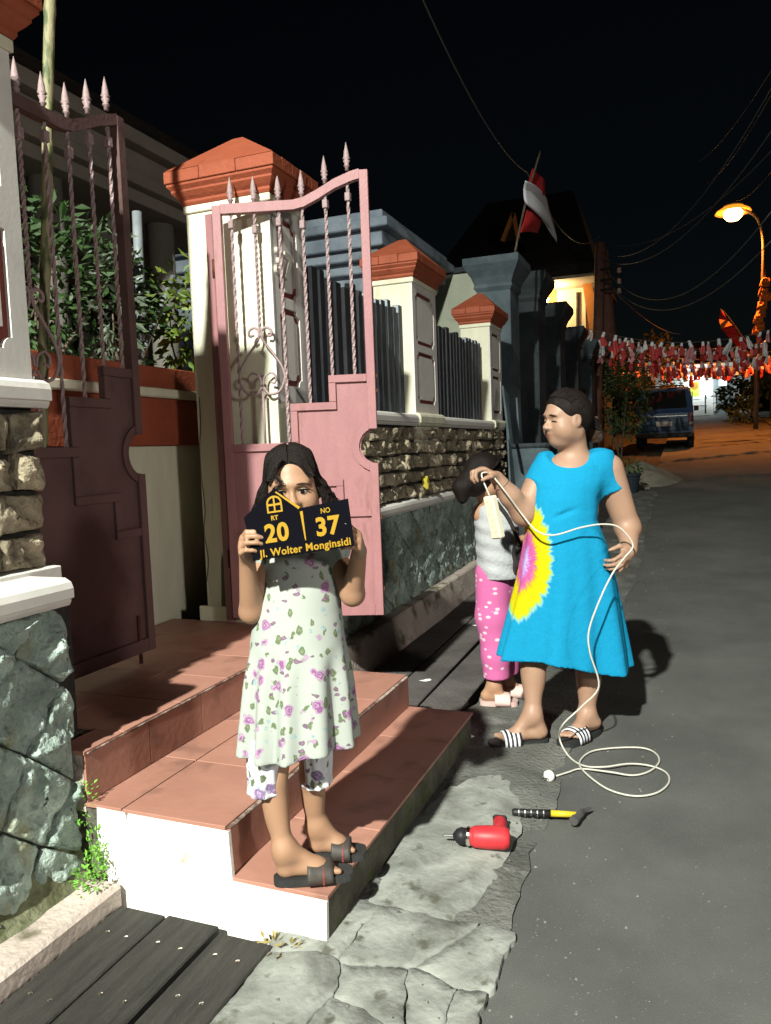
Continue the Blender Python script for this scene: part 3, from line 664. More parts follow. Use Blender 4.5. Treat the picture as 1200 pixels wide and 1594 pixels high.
vs = [(-8.2, -1.4, 3.62), (-3.45, -1.4, 3.62), (-3.45, 6.3, 3.62), (-8.2, 6.3, 3.62), (-5.8, 1.0, 4.3), (-5.8, 4.0, 4.3)]
put('roof', me_from(vs, [(0, 1, 4), (1, 2, 5, 4), (2, 3, 5), (3, 0, 4, 5), (3, 2, 1, 0)]), M_ROOF, hs)
# bamboo pole tied inside the closed leaf
bp = [at(82, -70, x=-2.28), at(77, 30, x=-2.28), at(74, 200, x=-2.28), at(73, 330, x=-2.28), at(69, 480, x=-2.28), at(67, 620, x=-2.28), at(66, 1000, x=-2.28)]
bpt = smooth_path(bp, 10); rr = [.0215+.0025*(1 if (i % 9 == 0) else 0)-.00004*i for i in range(len(bpt))]
M_BAMB = mat('bamboo', (.19, .18, .095), (.30, .27, .155), .55, 5, .2, 40, stretch=(6, 6, 1.5), c3=(.07, .09, .035), s3=6, l3=.5, h3=.6)
tag(tube('bamboo_pole', bpt, rr, M_BAMB, seg=12), 'tall bamboo pole standing between left pillar and closed gate leaf', 'pole')
# ------------------------------------------------------------------ neighbour houses on the left
nb = thing('house', 'blue grey neighbour house with stepped cornice above the slat fence', 'house', (-4.5, 9, 0))
box('wall', -7.5, -3.35, 8.25, 10.0, -.05, 3.38, M_BLUEG, nb)
for k, (e, z0, z1) in enumerate(((.05, 3.30, 3.42), (.16, 3.421, 3.53), (.24, 3.531, 3.70), (.34, 3.701, 3.80), (.26, 3.801, 3.90))):
    box('cornice', -7.5, -3.30+e, 8.2-e, 10.1+e, z0, z1, M_BLUEG, nb, .012)
cw = thing('house', 'pale green plastered gable wall behind the farthest red capped pillar', 'house', (-3.3, 10.6, 0))
box('wall', -6.5, -2.50, 10.42, 13.5, 0, 3.68, mat('pale_green_plaster', (.40, .43, .33), (.48, .51, .40), .85, 3, .2, 30, c3=(.25, .27, .20), s3=4, l3=.6, h3=.75), cw)
for k in range(7): 
    put('coping_piece', stonem([(0, 0), (.55, 0), (.55, .08), (0, .08)], (-6.5+.57*k, 10.40, 3.68), (1, 0, 0), (0, 0, 1), .04, .004, k, n=14), M_DARKP, cw)
def npillar(y0, y1, top, mt, label, cap=True):
    zb = gz(y0)-.05; t = thing('pillar', label, 'pillar', (-2.15, (y0+y1)/2, zb))
    box('shaft', -2.36, -1.95, y0, y1, zb, top-.38, mt, t, .006)
    vs = []; fs = []; prof = [(0, -.38), (.03, -.34), (.02, -.30), (.05, -.22), (.10, -.14), (.13, -.08), (.13, 0)]
    for d, z in prof:
        for sx, sy in ((-1, -1), (1, -1), (1, 1), (-1, 1)): vs.append((-2.155+sx*(.205+d), (y0+y1)/2+sy*((y1-y0)/2+d), top+z))
    for i in range(len(prof)-1):
        for k in range(4): fs.append((i*4+k, i*4+(k+1) % 4, i*4+4+(k+1) % 4, i*4+4+k))
    fs += [(3, 2, 1, 0), tuple(4*(len(prof)-1)+k for k in range(4))]
    put('capital', me_from(vs, fs), mt, t)
    return t
nlab = ['tall blue grey pillar with flared capital next to the flag pole', 'dark weathered pillar with flared top under the lit porch', 'dark pillar with bulging top, third beyond the flag pole', 'low dark pillar with rounded top near the bunting', 'blue lit pillar farthest along the dark wall']
for i, (y0, y1, top, mt) in enumerate(((9.25, 9.75, 3.55, M_BLUEP), (11.1, 11.7, 3.72, M_DARKP), (13.1, 13.7, 3.62, M_DARKP), (15.3, 15.8, 3.52, M_DARKP), (17.6, 18.2, 3.55, M_BLUEP))): npillar(y0, y1, top, mt, nlab[i])
dw = thing('boundary_wall', 'dark plastered wall running between the weathered neighbour pillars', 'wall', (-2.2, 14, 0))
for (a, b_) in ((9.77, 11.08), (11.72, 13.08), (13.72, 15.28), (15.82, 17.58), (18.22, 24)):
    box('wall_panel', -2.25, -2.08, a, b_, gz(a)-.1, gz(a)+1.9, M_DARKP, dw, .005)
# stuff leaning at the foot of the tall pillar
for k, (p0, p1, w_, lab) in enumerate((((800, 760), (789, 612), .17, 'weathered grey board leaning nearest to the stone wall'), ((818, 752), (806, 622), .15, 'narrow grey board leaning against the blue grey pillar'), ((795, 690), (785, 606), .12, 'short pale board leaning behind the farthest red capped pillar'))):
    a, b_ = at(*p0, x=-1.70+.03*k), at(*p1, x=-1.86+.03*k); a.z = gz(a.y) if k < 2 else a.z; d = (b_-a); R3 = frame_from(d, (0, 1, 0))
    tag(obox('leaning_board', (a+b_)/2, (w_, .02, d.length), R3, M_BLUEP, None, .003), lab, 'board')
c = at(826, 745, x=-1.62); bn = thing('concrete_bin', 'round grey concrete bin beside the leaning boards', 'bin', (c.x, c.y, gz(c.y)))
zt = at(826, 690, x=-1.62).z
put('bin_body', lathem([(.20, gz(c.y)), (.215, zt-.2), (.215, zt-.05)], (c.x, c.y, 0), 20), M_BLUEP, bn, smooth=True)
put('bin_rim', lathem([(.225, zt-.05), (.24, zt-.03), (.24, zt), (.19, zt), (.18, zt-.04)], (c.x, c.y, 0), 20), M_DARKP, bn)
# flag on its pole
fpz = smooth_path([at(797, 420, x=-1.94), at(806, 370, x=-1.90), at(822, 300, x=-1.84), at(841, 236, x=-1.78)], 6)
fl = thing('flag', 'red and white flag hanging folded from a slanted pole above the tall pillar', 'flag', tuple(fpz[0]))
tube('flag_pole', fpz, .014, M_BARK, fl)
def cloth(name, grid, mt, parent):
    """grid of image spots (px,py,x-plane), smoothed into a thick cloth"""
    rows = [[at(p[0], p[1], x=p[2]) for p in r] for r in grid]; vs = []; fs = []
    rs = [smooth_path(r, 5) for r in rows]; cols = list(zip(*rs)); cs = [smooth_path(c_, 5) for c_ in cols]; nv = len(cs[0])
    for c_ in cs: vs += c_
    for i in range(len(cs)-1):
        for j in range(nv-1): fs.append((i*nv+j, i*nv+j+1, (i+1)*nv+j+1, (i+1)*nv+j))
    o = put(name, me_from(vs, fs), mt, parent, smooth=True); md = o.modifiers.new('thick', 'SOLIDIFY'); md.thickness = .004; return o
M_RED = mat('flag_red', (.35, .012, .014), (.42, .02, .02), .8, 8); M_WHITE = mat('flag_white', (.62, .62, .66), (.70, .70, .73), .8, 8)
cloth('red_band', [[(829, 262, -1.83), (848, 280, -1.78)], [(822, 285, -1.86), (849, 305, -1.74)]], M_RED, fl)
cloth('white_band', [[(818, 281, -1.80), (835, 290, -1.74), (851, 308, -1.80)], [(815, 296, -1.84), (838, 306, -1.76), (855, 325, -1.82)], [(819, 318, -1.82), (845, 338, -1.72), (861, 345, -1.80)], [(836, 330, -1.84), (852, 350, -1.78), (866, 366, -1.76)], [(843, 340, -1.82), (856, 362, -1.80), (867, 378, -1.80)]], M_WHITE, fl)
cloth('red_band', [[(820, 326, -1.84), (832, 328, -1.80), (843, 343, -1.78)], [(815, 345, -1.82), (828, 345, -1.77), (841, 352, -1.80)], [(810, 362, -1.84), (824, 361, -1.80), (837, 363, -1.82)]], M_RED, fl)
# far house with lit porch
fh = thing('house', 'far house with dark roof and warm lit porch beyond the weathered pillars', 'house', (-5, 22, .8))
M_WARMW = mat('warm_plaster', (.46, .40, .28), (.54, .47, .34), .8, 2); M_ORNG = mat('orange_paint', (.48, .17, .03), (.55, .21, .05), .7, 4)
q0, q1, q2 = at(866, 445, y=22), at(905, 445, y=22), at(925, 445, y=21.2)
box('wall', q0.x, q1.x+.1, 22, 25, .6, 6.2, M_WARMW, fh)
box('wall', q0.x-2.5, q0.x-.02, 24.0, 25, .6, 6.2, M_ORNG, fh)
box('column', q0.x-.25, q0.x-.01, 21.9, 22.1, .6, 5.9, M_ORNG, fh)
put('gable_board', prismm([[(q1.x+.05, 5.85), (q2.x-.15, 5.85), (q2.x+.15, 4.0), (q1.x+.28, 4.0)]], .08, (0, 21.6, 0), (1, 0, 0), (0, 0, 1)), M_ORNG, fh)
zs = at(870, 440, y=21).z; box('soffit', q0.x-3.5, q2.x+.05, 20.6, 25, zs, zs+.08, M_WARMW, fh)
box('roof_edge', q0.x-3.6, q2.x+.15, 20.45, 25, zs+.085, zs+.32, M_ROOF, fh)
put('downpipe', tubem([at(899, 455, y=21.95), at(899, 520, y=21.95)], .04, 8), M_ROOF, fh)
rz = at(800, 335, y=22).z; rl = at(690, 430, y=22); rr_ = at(930, 430, y=22)
put('roof', me_from([(rl.x, 20.5, zs+.33), (rr_.x+.1, 20.5, zs+.33), (rr_.x+.1, 27, zs+.33), (rl.x, 27, zs+.33), (rl.x+1, 23.5, rz+.9), (rr_.x-.8, 23.5, rz+.9)], [(0, 1, 5, 4), (1, 2, 5), (2, 3, 4, 5), (3, 0, 4)]), M_ROOF, fh)
for (p0, p1) in (((782, 376), (799, 333)), ((799, 333), (807, 372))):
    a, b_ = at(*p0, y=20.2), at(*p1, y=20.2); obox('gable_trim', (a+b_)/2, (.09, .10, (b_-a).length), frame_from(b_-a, (0, 1, 0)), M_ORNG, fh)
a, b_, c = at(782, 376, y=20.25), at(799, 333, y=20.25), at(807, 374, y=20.25)
put('gable', me_from([a, b_, c, a+Vector((0, 4, 0)), b_+Vector((0, 4, 0)), c+Vector((0, 4, 0))], [(0, 2, 1), (3, 4, 5), (0, 1, 4, 3), (1, 2, 5, 4)]), M_ROOF, fh)
bulb = at(850, 466, y=21.4); plm = thing('porch_lamp', 'bright porch lamp beside the orange column of the far house', 'lamp', tuple(bulb))
put('bulb', lathem([(.01, -.09), (.06, -.05), (.075, 0), (.05, .06), (.02, .09)], tuple(bulb), 12), mat('warm_bulb', (1, .85, .55), emit=20), plm, smooth=True)
tube('cable', [(bulb.x, bulb.y, bulb.z+.09), (bulb.x, bulb.y, zs)], .008, M_ROOF, plm)
light('porch_light', (bulb.x+.15, bulb.y-.12, bulb.z+.12), 160, (1, .72, .36), .08)
# utility pole with wires
up = thing('utility_pole', 'dark leaning utility pole with wires at the end of the left wall', 'pole', (-2.4, 20, 1))
pt, pb = at(934, 378, y=19), at(927, 700, y=19)
tube('pole', [pb, pt], [.14, .11], mat('dark_wood', (.10, .045, .03), (.15, .07, .05), .8, 6), up, 12)
b2, b3 = at(948, 545, y=19.3), at(938, 392, y=19.3)
tube('stay_pole', [b2, b3], [.20, .12], mat('dark_wood', (.1, .045, .03)), up, 10)
for k, y in enumerate((420, 437, 452)):
    a = at(934, y, y=18.9); tube('bracket', [a, a+Vector((.5, 0, .02))], .03, M_ROOF, up, 6)
    put('insulator', lathem([(.03, 0), (.06, .03), (.03, .06), (.055, .09), (.02, .13)], a+Vector((.42, 0, -.12)), 8), mat('ceramic', (.5, .35, .3)), up)
M_WIRE = mat('wire', (.10, .09, .08), None, .6)
wires = [((944, 422, 19), (1200, 330, 12), .9), ((944, 437, 19), (1200, 375, 12), .8), ((938, 395, 19), (1210, 120, 12), .8), ((938, 405, 19), (1210, 190, 12), .7), ((940, 380, 19), (1210, 225, 13), .5),
         ((935, 365, 19), (820, 268, 12), .55), ((820, 268, 12), (640, -40, 6), .25), ((944, 440, 19), (1060, 520, 34), .3), ((1210, 95, 12), (1075, 255, 30), .3), ((1210, 130, 12), (1095, 285, 30), .3), ((1210, 255, 12), (1140, 310, 30), .2)]
WL = ['upper of two pale sagging wires right of the utility pole', 'lower of two pale sagging wires right of the utility pole', 'wire from the utility pole top to the upper right corner', 'wire just below the one reaching the upper right corner', 'wire from the pole tip passing above the orange lamp', 'wire sagging from the utility pole to above the flag', 'wire rising from above the flag to the picture top', 'faint wire falling from the pole towards the bunting', 'topmost short wire at the right picture edge', 'second short wire at the right picture edge', 'short wire ending beside the orange lamp']
for i, (a, b_, sag) in enumerate(wires):
    A, B = at(a[0], a[1], y=a[2]), at(b_[0], b_[1], y=b_[2]); P_ = [A+(B-A)*t-Vector((0, 0, sag*4*t*(1-t))) for t in [k/24 for k in range(25)]]
    o = tube('wire', P_, .0075, M_WIRE, None, 5); tag(o, WL[i], 'wire', 'overhead wires above the street')
# ------------------------------------------------------------------ orange street lamp on the right
sl = thing('street_lamp', 'orange street lamp on a curved pole wrapped in bunting', 'street lamp', (2.6, 27, 1.3))
S = lambda px, py: at(px, py, y=27)
hd = S(1141, 322)
tube('pole', smooth_path([S(1176, 668), S(1182, 520), S(1188, 430), S(1188, 370), S(1180, 342), S(1166, 330), S(1152, 325)], 8), [.075-.0007*i for i in range(49)], mat('lamp_pole', (.06, .05, .04), (.08, .065, .05), .6, 4), sl, 10)
put('lamp_head', lathem([(.05, .18), (.18, .13), (.29, .05), (.31, .01), (.25, .02)][::-1], tuple(hd), 16), M_STEEL, sl, smooth=True)
put('bulb', lathem([(.03, -.44), (.17, -.40), (.27, -.29), (.28, -.16), (.17, -.04)], tuple(hd), 16), mat('sodium_bulb', (1, .55, .14), emit=30), sl, smooth=True)
put('halo_bowl', lathem([(.14, .02), (.30, -.03), (.46, -.12), (.53, -.18), (.48, -.11), (.30, -.01)], tuple(hd), 20), mat('sodium_halo_glow', (1, .30, .02), emit=1.5), sl, smooth=True)  # glowing bowl added to imitate the orange halo round the bulb
so_l = bpy.data.lights.new('sodium_light', 'SPOT'); so_l.energy = 5200; so_l.color = (1, .27, .04); so_l.shadow_soft_size = .15; so_l.spot_size = math.radians(138); so_l.spot_blend = .6
so_o = bpy.data.objects.new('sodium_light', so_l); COL.objects.link(so_o); so_o.location = (hd.x, hd.y, hd.z-.52); so_o.rotation_euler = (math.radians(6), 0, 0)
# ------------------------------------------------------------------ end of the street
we = thing('house', 'white house with terracotta roof closing the end of the street', 'house', (1, 46, gz(46)))
HY = 46.0; G = lambda px, py, y=HY: at(px, py, y=y)
zg = gz(46)-.1; a, b_ = G(1020, 600), G(1168, 600); M_WH = mat('white_plaster', (.62, .63, .60), (.70, .71, .68), .8, 2)
zw = G(1090, 566).z
box('wall', a.x, b_.x, HY, HY+5, zg, zw, M_WH, we)
dr = box('doorway', G(1110, 600).x, G(1140, 600).x, HY-.03, HY+.02, zg, G(1110, 588).z, mat('grey_shutter', (.22, .27, .28), (.28, .33, .34), .6, 3), we)
box('pane', G(1119, 600).x, G(1131, 600).x, HY-.06, HY-.031, G(1119, 601).z, G(1119, 591).z, mat('lit_pane', (.7, .9, .95), emit=1.6), dr)
box('door_bundle', G(1111, 600).x, G(1114, 600).x, HY-.12, HY-.031, G(1111, 640).z, G(1111, 610).z, M_WH, we)
for k in range(3):
    px = 1031+9*k; box('window', G(px, 600).x, G(px+5, 600).x, HY-.04, HY-.002, G(px, 606).z, G(px, 599).z, M_ROOF, we)
box('beam', a.x, G(1112, 600).x, HY-.4, HY-.001, G(1090, 589).z, G(1090, 583).z, M_WH, we)
rt = G(1092, 533).z; ra, rb = G(1026, 566).x, G(1160, 566).x; rm = G(1090, 533).x
M_RT = mat('roof_tile_far', (.30, .09, .04), (.38, .13, .06), .8, 6, .5, 30)
put('roof', me_from([(ra, HY-.7, zw-.1), (rb, HY-.7, zw-.1), (rb, HY+6, zw-.1), (ra, HY+6, zw-.1), (rm-.2, HY+2.5, rt+.25), (rm+.2, HY+2.5, rt+.25)], [(0, 1, 5, 4), (1, 2, 5), (2, 3, 4, 5), (3, 0, 4)]), M_RT, we)
for k in range(9):
    t = k/9; zz = zw-.1+(rt+.35-zw)*t; yy = HY-.72+3.2*t; xa, xb = ra+(rm-.2-ra)*t, rb+(rm+.2-rb)*t
    obox('tile_row', ((xa+xb)/2, yy, zz+.05), (xb-xa, .28, .07), Matrix.Rotation(.25, 3, 'X'), M_RT, we, .01)
tag(box('poster', G(1074, 600).x, G(1088, 600).x, HY-.06, HY-.045, G(1080, 621).z, G(1080, 594).z, mat('poster_green', (.40, .48, .05), (.45, .52, .07), .7, 3)), 'yellow green poster hung on the white house wall', 'poster')
po = bpy.data.objects['poster']
put('poster_mark', lathem([(.20, 0), (.20, .004), (.14, .004)], G(1081, 601, HY-.066), 20, (0, -1, 0)), mat('poster_mark', (.30, .16, .02)), po)
be = thing('bench', 'slatted bench standing below the green poster', 'bench', tuple(G(1087, 643, HY-.7)))
bx0, bx1 = G(1074, 630, HY-.7).x, G(1100, 630, HY-.7).x; bz = G(1087, 643, HY-.7).z
for k, zz in enumerate((.28, .52, .76)): box('slat', bx0, bx1, HY-.75+.06*k, HY-.71+.06*k, bz+zz, bz+zz+.13, M_WH, be, .005)
for k in range(3): box('seat_slat', bx0, bx1, HY-1.2+.14*k, HY-1.08+.14*k, bz+.36, bz+.39, M_BLUEP, be, .004)
for xx in (bx0+.05, bx1-.1):
    for yy in (HY-1.18, HY-.72): box('leg', xx, xx+.06, yy, yy+.06, bz-.05, bz+.36 if yy < HY-1 else bz+.95, M_DARKP, be)
tl = thing('tube_lamp', 'white fluorescent tube under the beam of the white house', 'lamp', tuple(G(1085, 592, HY-.5)))
ca = G(1070, 591, HY-.5); tube('tube', [ca, ca+Vector((1.2, 0, 0))], .03, mat('tube_glow', (.9, 1, 1), emit=9), tl); box('housing', ca.x-.05, ca.x+1.25, HY-.56, HY-.44, ca.z+.032, ca.z+.08, M_WH, tl)
light('tube_light', (ca.x+.6, HY-1.2, ca.z-.1), 170, (.92, 1, 1), .3)
# right side walls and plants
rw = thing('boundary_wall', 'low dark wall with square posts on the right side of the street', 'wall', (2.9, 32, 1.6))
for y in (26.5, 30, 33.5, 37): box('post', 3.05+(y-24)*.02, 3.45+(y-24)*.02, y, y+.4, gz(y)-.1, gz(y)+1.75, M_DARKP, rw, .02)
for y in (26.95, 30.45, 33.95): box('wall_panel', 3.18+(y-24)*.02, 3.32+(y-24)*.02, y, y+3.0, gz(y)-.1, gz(y)+1.2, M_DARKP, rw)
def p_at(px, py, y): return tuple(at(px, py, y=y))
M_LEAFD = mat('leaf_dark', (.03, .06, .02), (.06, .10, .03), .55, 20)
b0 = Vector(p_at(965, 690, 19.6)); plant('tree', 'small tree lit orange on top behind the parked van', (b0.x, 19.6, gz(19.6)), p_at(967, 612, 20.0), (.62, .7, 1.1), 2800, .14, 31, M_LEAFD, 'tree', 3)
plant('tree', 'orange lit leafy tree behind the bunting', (p_at(1010, 660, 33)[0], 33, gz(33)), p_at(1012, 600, 33), (1.1, 1, 2.0), 2600, .25, 32, mat('leaf_warm', (.10, .09, .02), (.16, .13, .03), .6, 9), 'tree', 3)
c = p_at(1143, 625, 40); plant('shrub', 'dark drooping shrub beside the white house doorway', (c[0], 40, gz(40)), (c[0], 40, c[2]+.2), (.7, .6, .7), 900, .28, 33, M_LEAFD, 'shrub', 4)
c = p_at(1160, 640, 36); plant('shrub', 'low orange lit shrub by the right wall', (c[0], 36, gz(36)), (c[0], 36, c[2]), (.55, .5, .6), 700, .2, 34, M_LEAFD, 'shrub', 4)
c = p_at(1165, 585, 38); plant('tree', 'dim tree standing behind the right wall', (c[0]+1, 38, gz(38)), (c[0]+.6, 38, c[2]+.2), (1.3, 1.0, 1.1), 1500, .26, 35, M_LEAFD, 'tree', 1)
# pot plant, sand heap
c = at(985, 722, z=gz(14)); pp = thing('potted_plant', 'small green plant in a dark blue pot by the sand heap', 'plant', (c.x-.25, 13.6, gz(13.6)))
pz = gz(13.6); px_ = at(978, 720, y=13.6).x
put('pot', lathem([(.14, pz), (.19, pz+.30), (.21, pz+.30), (.21, pz+.34), (.16, pz+.34)], (px_, 13.6, 0), 16), mat('blue_pot', (.012, .02, .03)), pp, smooth=False)
put('foliage', leafcloud((px_, 13.6, pz+.45), (.2, .2, .12), 160, .10, 41), M_LEAFD, pp, kind='stuff')
def heap(cx, cy, rx, ry, h, seed, mt, label):
    vs = []; fs = []; n = 28; m_ = 10
    for j in range(m_+1):
        for i in range(n):
            a = 2*math.pi*i/n; r = j/m_; x, y = cx+rx*r*math.cos(a)*(1+.15*noise.noise((math.cos(a)*2, math.sin(a)*2, seed))), cy+ry*r*math.sin(a)
            z = gz(y)-.03+h*(1-r)**.8*(1+.5*noise.noise((x*3, y*3, seed)))+.03*noise.noise((x*11, y*11, seed)); vs.append((x, y, z))
    for j in range(m_):
        for i in range(n): fs.append((j*n+i, j*n+(i+1) % n, (j+1)*n+(i+1) % n, (j+1)*n+i))
    return tag(put('sand_heap', me_from(vs, fs), mt, None, smooth=True), label, 'sand heap')
c = at(1005, 730, y=15.2); heap(c.x-.1, 15.4, .75, 1.1, .42, 3, mat('sand', (.14, .13, .10), (.21, .19, .15), .95, 6, .6, 30), 'low heap of grey sand at the road edge before the van')
# ------------------------------------------------------------------ parked van
def van(cx, cy, zg):
    t = thing('parked_van', 'dark blue van parked on the left seen from behind', 'van', (cx, cy, zg)); M_V = mat('blue_car_paint', (.006, .035, .10), (.008, .043, .12), .3, 3, coat=.6); M_G = mat('van_glass', (.008, .01, .012), None, .06, spec=.6); M_BK = mat('black_plastic', (.012, .012, .013), None, .6); M_TY = mat('tyre_rubber', (.015, .015, .015), None, .85)
    W = .76; bm = bmesh.new(); prof = [(.02, .32), (0, .42), (-.02, .95), (.02, 1.08), (.16, 1.62), (.26, 1.70), (.7, 1.74), (2.3, 1.74), (2.5, 1.70), (3.05, 1.15), (3.55, .98), (3.62, .6), (3.6, .32)]
    L_ = [bm.verts.new((cx-W*(1 if z < 1.1 else 1-.12*(z-1.08)/.66), cy+y, zg+z)) for y, z in prof]; R_ = [bm.verts.new((cx+W*(1 if z < 1.1 else 1-.12*(z-1.08)/.66), cy+y, zg+z)) for y, z in prof]; n = len(prof)
    bm.faces.new(L_); bm.faces.new(R_[::-1])
    for i in range(n): bm.faces.new((L_[(i+1) % n], L_[i], R_[i], R_[(i+1) % n]))
    bmesh.ops.recalc_face_normals(bm, faces=bm.faces[:]); bmesh.ops.bevel(bm, geom=[e for e in bm.edges if len(e.link_faces) == 2 and e.calc_face_angle() > .3], offset=.04, segments=2, affect='EDGES')
    me = bpy.data.meshes.new('v'); bm.to_mesh(me); bm.free(); put('body', me, M_V, t)
    rg = me_from([(cx-.60, cy+.025, zg+1.12), (cx+.60, cy+.025, zg+1.12), (cx+.54, cy+.135, zg+1.60), (cx-.54, cy+.135, zg+1.60), (cx-.60, cy+.06, zg+1.12), (cx+.60, cy+.06, zg+1.12), (cx+.54, cy+.17, zg+1.60), (cx-.54, cy+.17, zg+1.60)], [(0, 1, 2, 3), (7, 6, 5, 4), (0, 4, 5, 1), (1, 5, 6, 2), (2, 6, 7, 3), (3, 7, 4, 0)])
    put('rear_window', rg, M_G, t)
    hatch = box('hatch', cx-.64, cx+.64, cy-.035, cy-.005, zg+.50, zg+1.0, M_V, t, .012)
    box('handle', cx-.12, cx+.12, cy-.05, cy-.0355, zg+.83, zg+.87, M_BK, hatch); box('number_plate', cx-.21, cx+.21, cy-.047, cy-.036, zg+.63, zg+.76, mat('plate', (.5, .5, .5)), t, .004)
    box('trim_line', cx-.60, cx+.60, cy-.042, cy-.0355, zg+.90, zg+.915, M_CHROME, hatch)
    box('bumper', cx-.77, cx+.77, cy-.10, cy+.08, zg+.30, zg+.44, M_BK, t, .03)
    for s in (-1, 1):
        tlm = box('tail_lamp', cx+s*.70-.05, cx+s*.70+.05, cy-.045, cy-.004, zg+.62, zg+.98, mat('tail_red', (.14, .01, .01), None, .25), t, .01)
        box('reverse_lens', cx+s*.70-.045, cx+s*.70+.045, cy-.05, cy-.046, zg+.66, zg+.73, mat('lens', (.4, .38, .35), None, .2), tlm)
        for y in (.55, 2.75):
            wo_ = put('wheel', lathem([(.20, -.09), (.27, -.085), (.29, -.05), (.29, .05), (.27, .085), (.20, .09)], (cx+s*.68, cy+y, zg+.29), 24, (1, 0, 0)), M_TY, t)
            put('rim', lathem([(.02, -.02), (.18, 0), (.19, .02), (.10, .025), (.03, .04)], (cx+s*.755, cy+y, zg+.29), 18, (s, 0, 0)), M_STEEL, wo_)
        for y0, y1 in ((.45, 1.35), (1.45, 2.25)):
            x = cx+s*(W*.955+.004); box('side_window', x-.01, x+.012, cy+y0, cy+y1, zg+1.15, zg+1.58, M_G, t, .02)
        put('mirror', boxm(cx+s*.86-.07, cx+s*.86+.07, cy+2.75, cy+2.85, zg+1.12, zg+1.28, .02), M_BK, t)
    for s in (-.5, .5): tube('roof_rail', [(cx+s, cy+.5, zg+1.76), (cx+s, cy+2.2, zg+1.76)], .018, M_BK, t)
    tube('roof_rail', [(cx-.5, cy+.5, zg+1.77), (cx+.5, cy+.5, zg+1.77)], .018, M_BK, t)
c = at(1034, 690, y=23); van(c.x, 23.0, gz(23.5)-.03)
# ------------------------------------------------------------------ bunting across the street
CUPW = lathem([(.055, 0), (.05, .04), (.042, .13), (.03, .135)], (0, 0, 0), 8); CUPW.materials.append(mat('cup_plastic', (.62, .60, .62), None, .4))
def ribbon(seed):
    vs = []; fs = []; n = 10
    for j in range(4):
        for i in range(n):
            a = 2*math.pi*i/n; r = (.042, .060, .07, .075)[j]*(1+.45*math.sin(3*a+seed)); vs.append((r*math.cos(a), r*math.sin(a), -.085*j-(.03*math.sin(a*2+seed) if j == 3 else 0)))
    for j in range(3):
        for i in range(n): fs.append((j*n+i, j*n+(i+1) % n, (j+1)*n+(i+1) % n, (j+1)*n+i))
    return me_from(vs, fs)
RB = []
for k, mt in enumerate((mat('ribbon_red', (.45, .05, .05), None, .6), mat('ribbon_white', (.62, .60, .62), None, .6), mat('ribbon_pink', (.55, .22, .24), None, .6))):
    me = ribbon(k); me.materials.append(mt); RB.append(me)
STR = [((925, 528, 16), (1215, 528, 18.5), .25, 13, 'string of cup bunting just behind the nearest one'), ((938, 535, 22), (1208, 545, 26), .35, 15, 'string of cup bunting over the parked van'), ((945, 565, 26), (1203, 566, 30), .3, 15, 'low string of cup bunting beyond the parked van'), ((955, 552, 31), (1195, 560, 35), .4, 16, 'string of cup bunting before the farthest one'), ((915, 512, 15), (1215, 508, 17), .28, 14, 'nearest string of cup bunting across the street'), ((930, 545, 17), (1215, 545, 20), .30, 15, 'second string of red and white cup bunting'), ((935, 520, 20), (1210, 528, 24), .32, 16, 'third string of cup bunting from the near end'), ((940, 555, 24), (1205, 560, 28), .3, 16, 'fourth string of cup bunting from the near end'), ((950, 545, 28), (1200, 552, 33), .4, 16, 'fifth string of cup bunting, before the far roof'), ((960, 560, 33), (1190, 566, 38), .4, 16, 'farthest string of cup bunting over the street')]
for si, (a, b_, sag, n, lab) in enumerate(STR):
    A, B = at(a[0], a[1], y=a[2]), at(b_[0], b_[1], y=b_[2]); t = thing('bunting', lab, 'bunting', tuple(A), group='strings of bunting'); R = random.Random(si)
    f = lambda u: A+(B-A)*u-Vector((0, 0, sag*4*u*(1-u)))
    tube('string', [f(k/20) for k in range(21)], .006, M_WIRE, t, 4)
    n = int(n*1.45)
    for k in range(n):
        u = (k+.5+R.uniform(-.25, .25))/n; p = f(u)-A; sc = R.uniform(.55, .95)*(1.0 if a[2] > 19 else .75)
        for nm, me, dz in (('cup', CUPW, -.14), ('ribbon', RB[R.choice((0, 0, 0, 1, 2))], -.13)):
            o = put(nm, me, None, t); o.matrix_parent_inverse = Matrix.Identity(4); o.location = p+Vector((0, 0, dz*sc)); o.scale = (sc, sc, sc); o.rotation_euler = (R.uniform(-.4, .4), R.uniform(-.4, .4), R.uniform(0, 6)); o.scale.z *= R.uniform(.8, 1.5)
# feather banner, pole garland
bnr = thing('banner', 'tall red and yellow striped feather banner leaning on the right', 'banner', p_at(1168, 640, 26)); 
bl, br = [], []
spots = [((1122, 484), (1126, 486)), ((1119, 497), (1133, 499)), ((1122, 511), (1140, 506)), ((1130, 520), (1149, 520)), ((1142, 533), (1157, 534)), ((1151, 544), (1164, 546)), ((1155, 556), (1172, 556))]
cl = [M_RED, M_ORNG, M_RED, M_RED, M_RED, M_ORNG]
for i in range(6):
    (a0, b0_), (a1, b1_) = spots[i], spots[i+1]; Q = [at(*p, y=26+.08*math.sin(i*1.3+k)) for k, p in enumerate((a0, b0_, b1_, a1))]
    me = me_from(Q+[q+Vector((0, .012, 0)) for q in Q], [(0, 1, 2, 3), (7, 6, 5, 4), (0, 4, 5, 1), (1, 5, 6, 2), (2, 6, 7, 3), (3, 7, 4, 0)]); put('cloth_band', me, cl[i], bnr)
tube('banner_pole', smooth_path([Vector(p_at(1176, 660, 26.1)), at(1172, 556, y=26.1), at(1152, 520, y=26.1), at(1130, 490, y=26.1), at(1121, 482, y=26.1)], 6), .02, M_BARK, bnr)
ga = thing('garland', 'yellow orange cloth garland wound round the orange lamp pole', 'garland', p_at(1183, 500, 27))
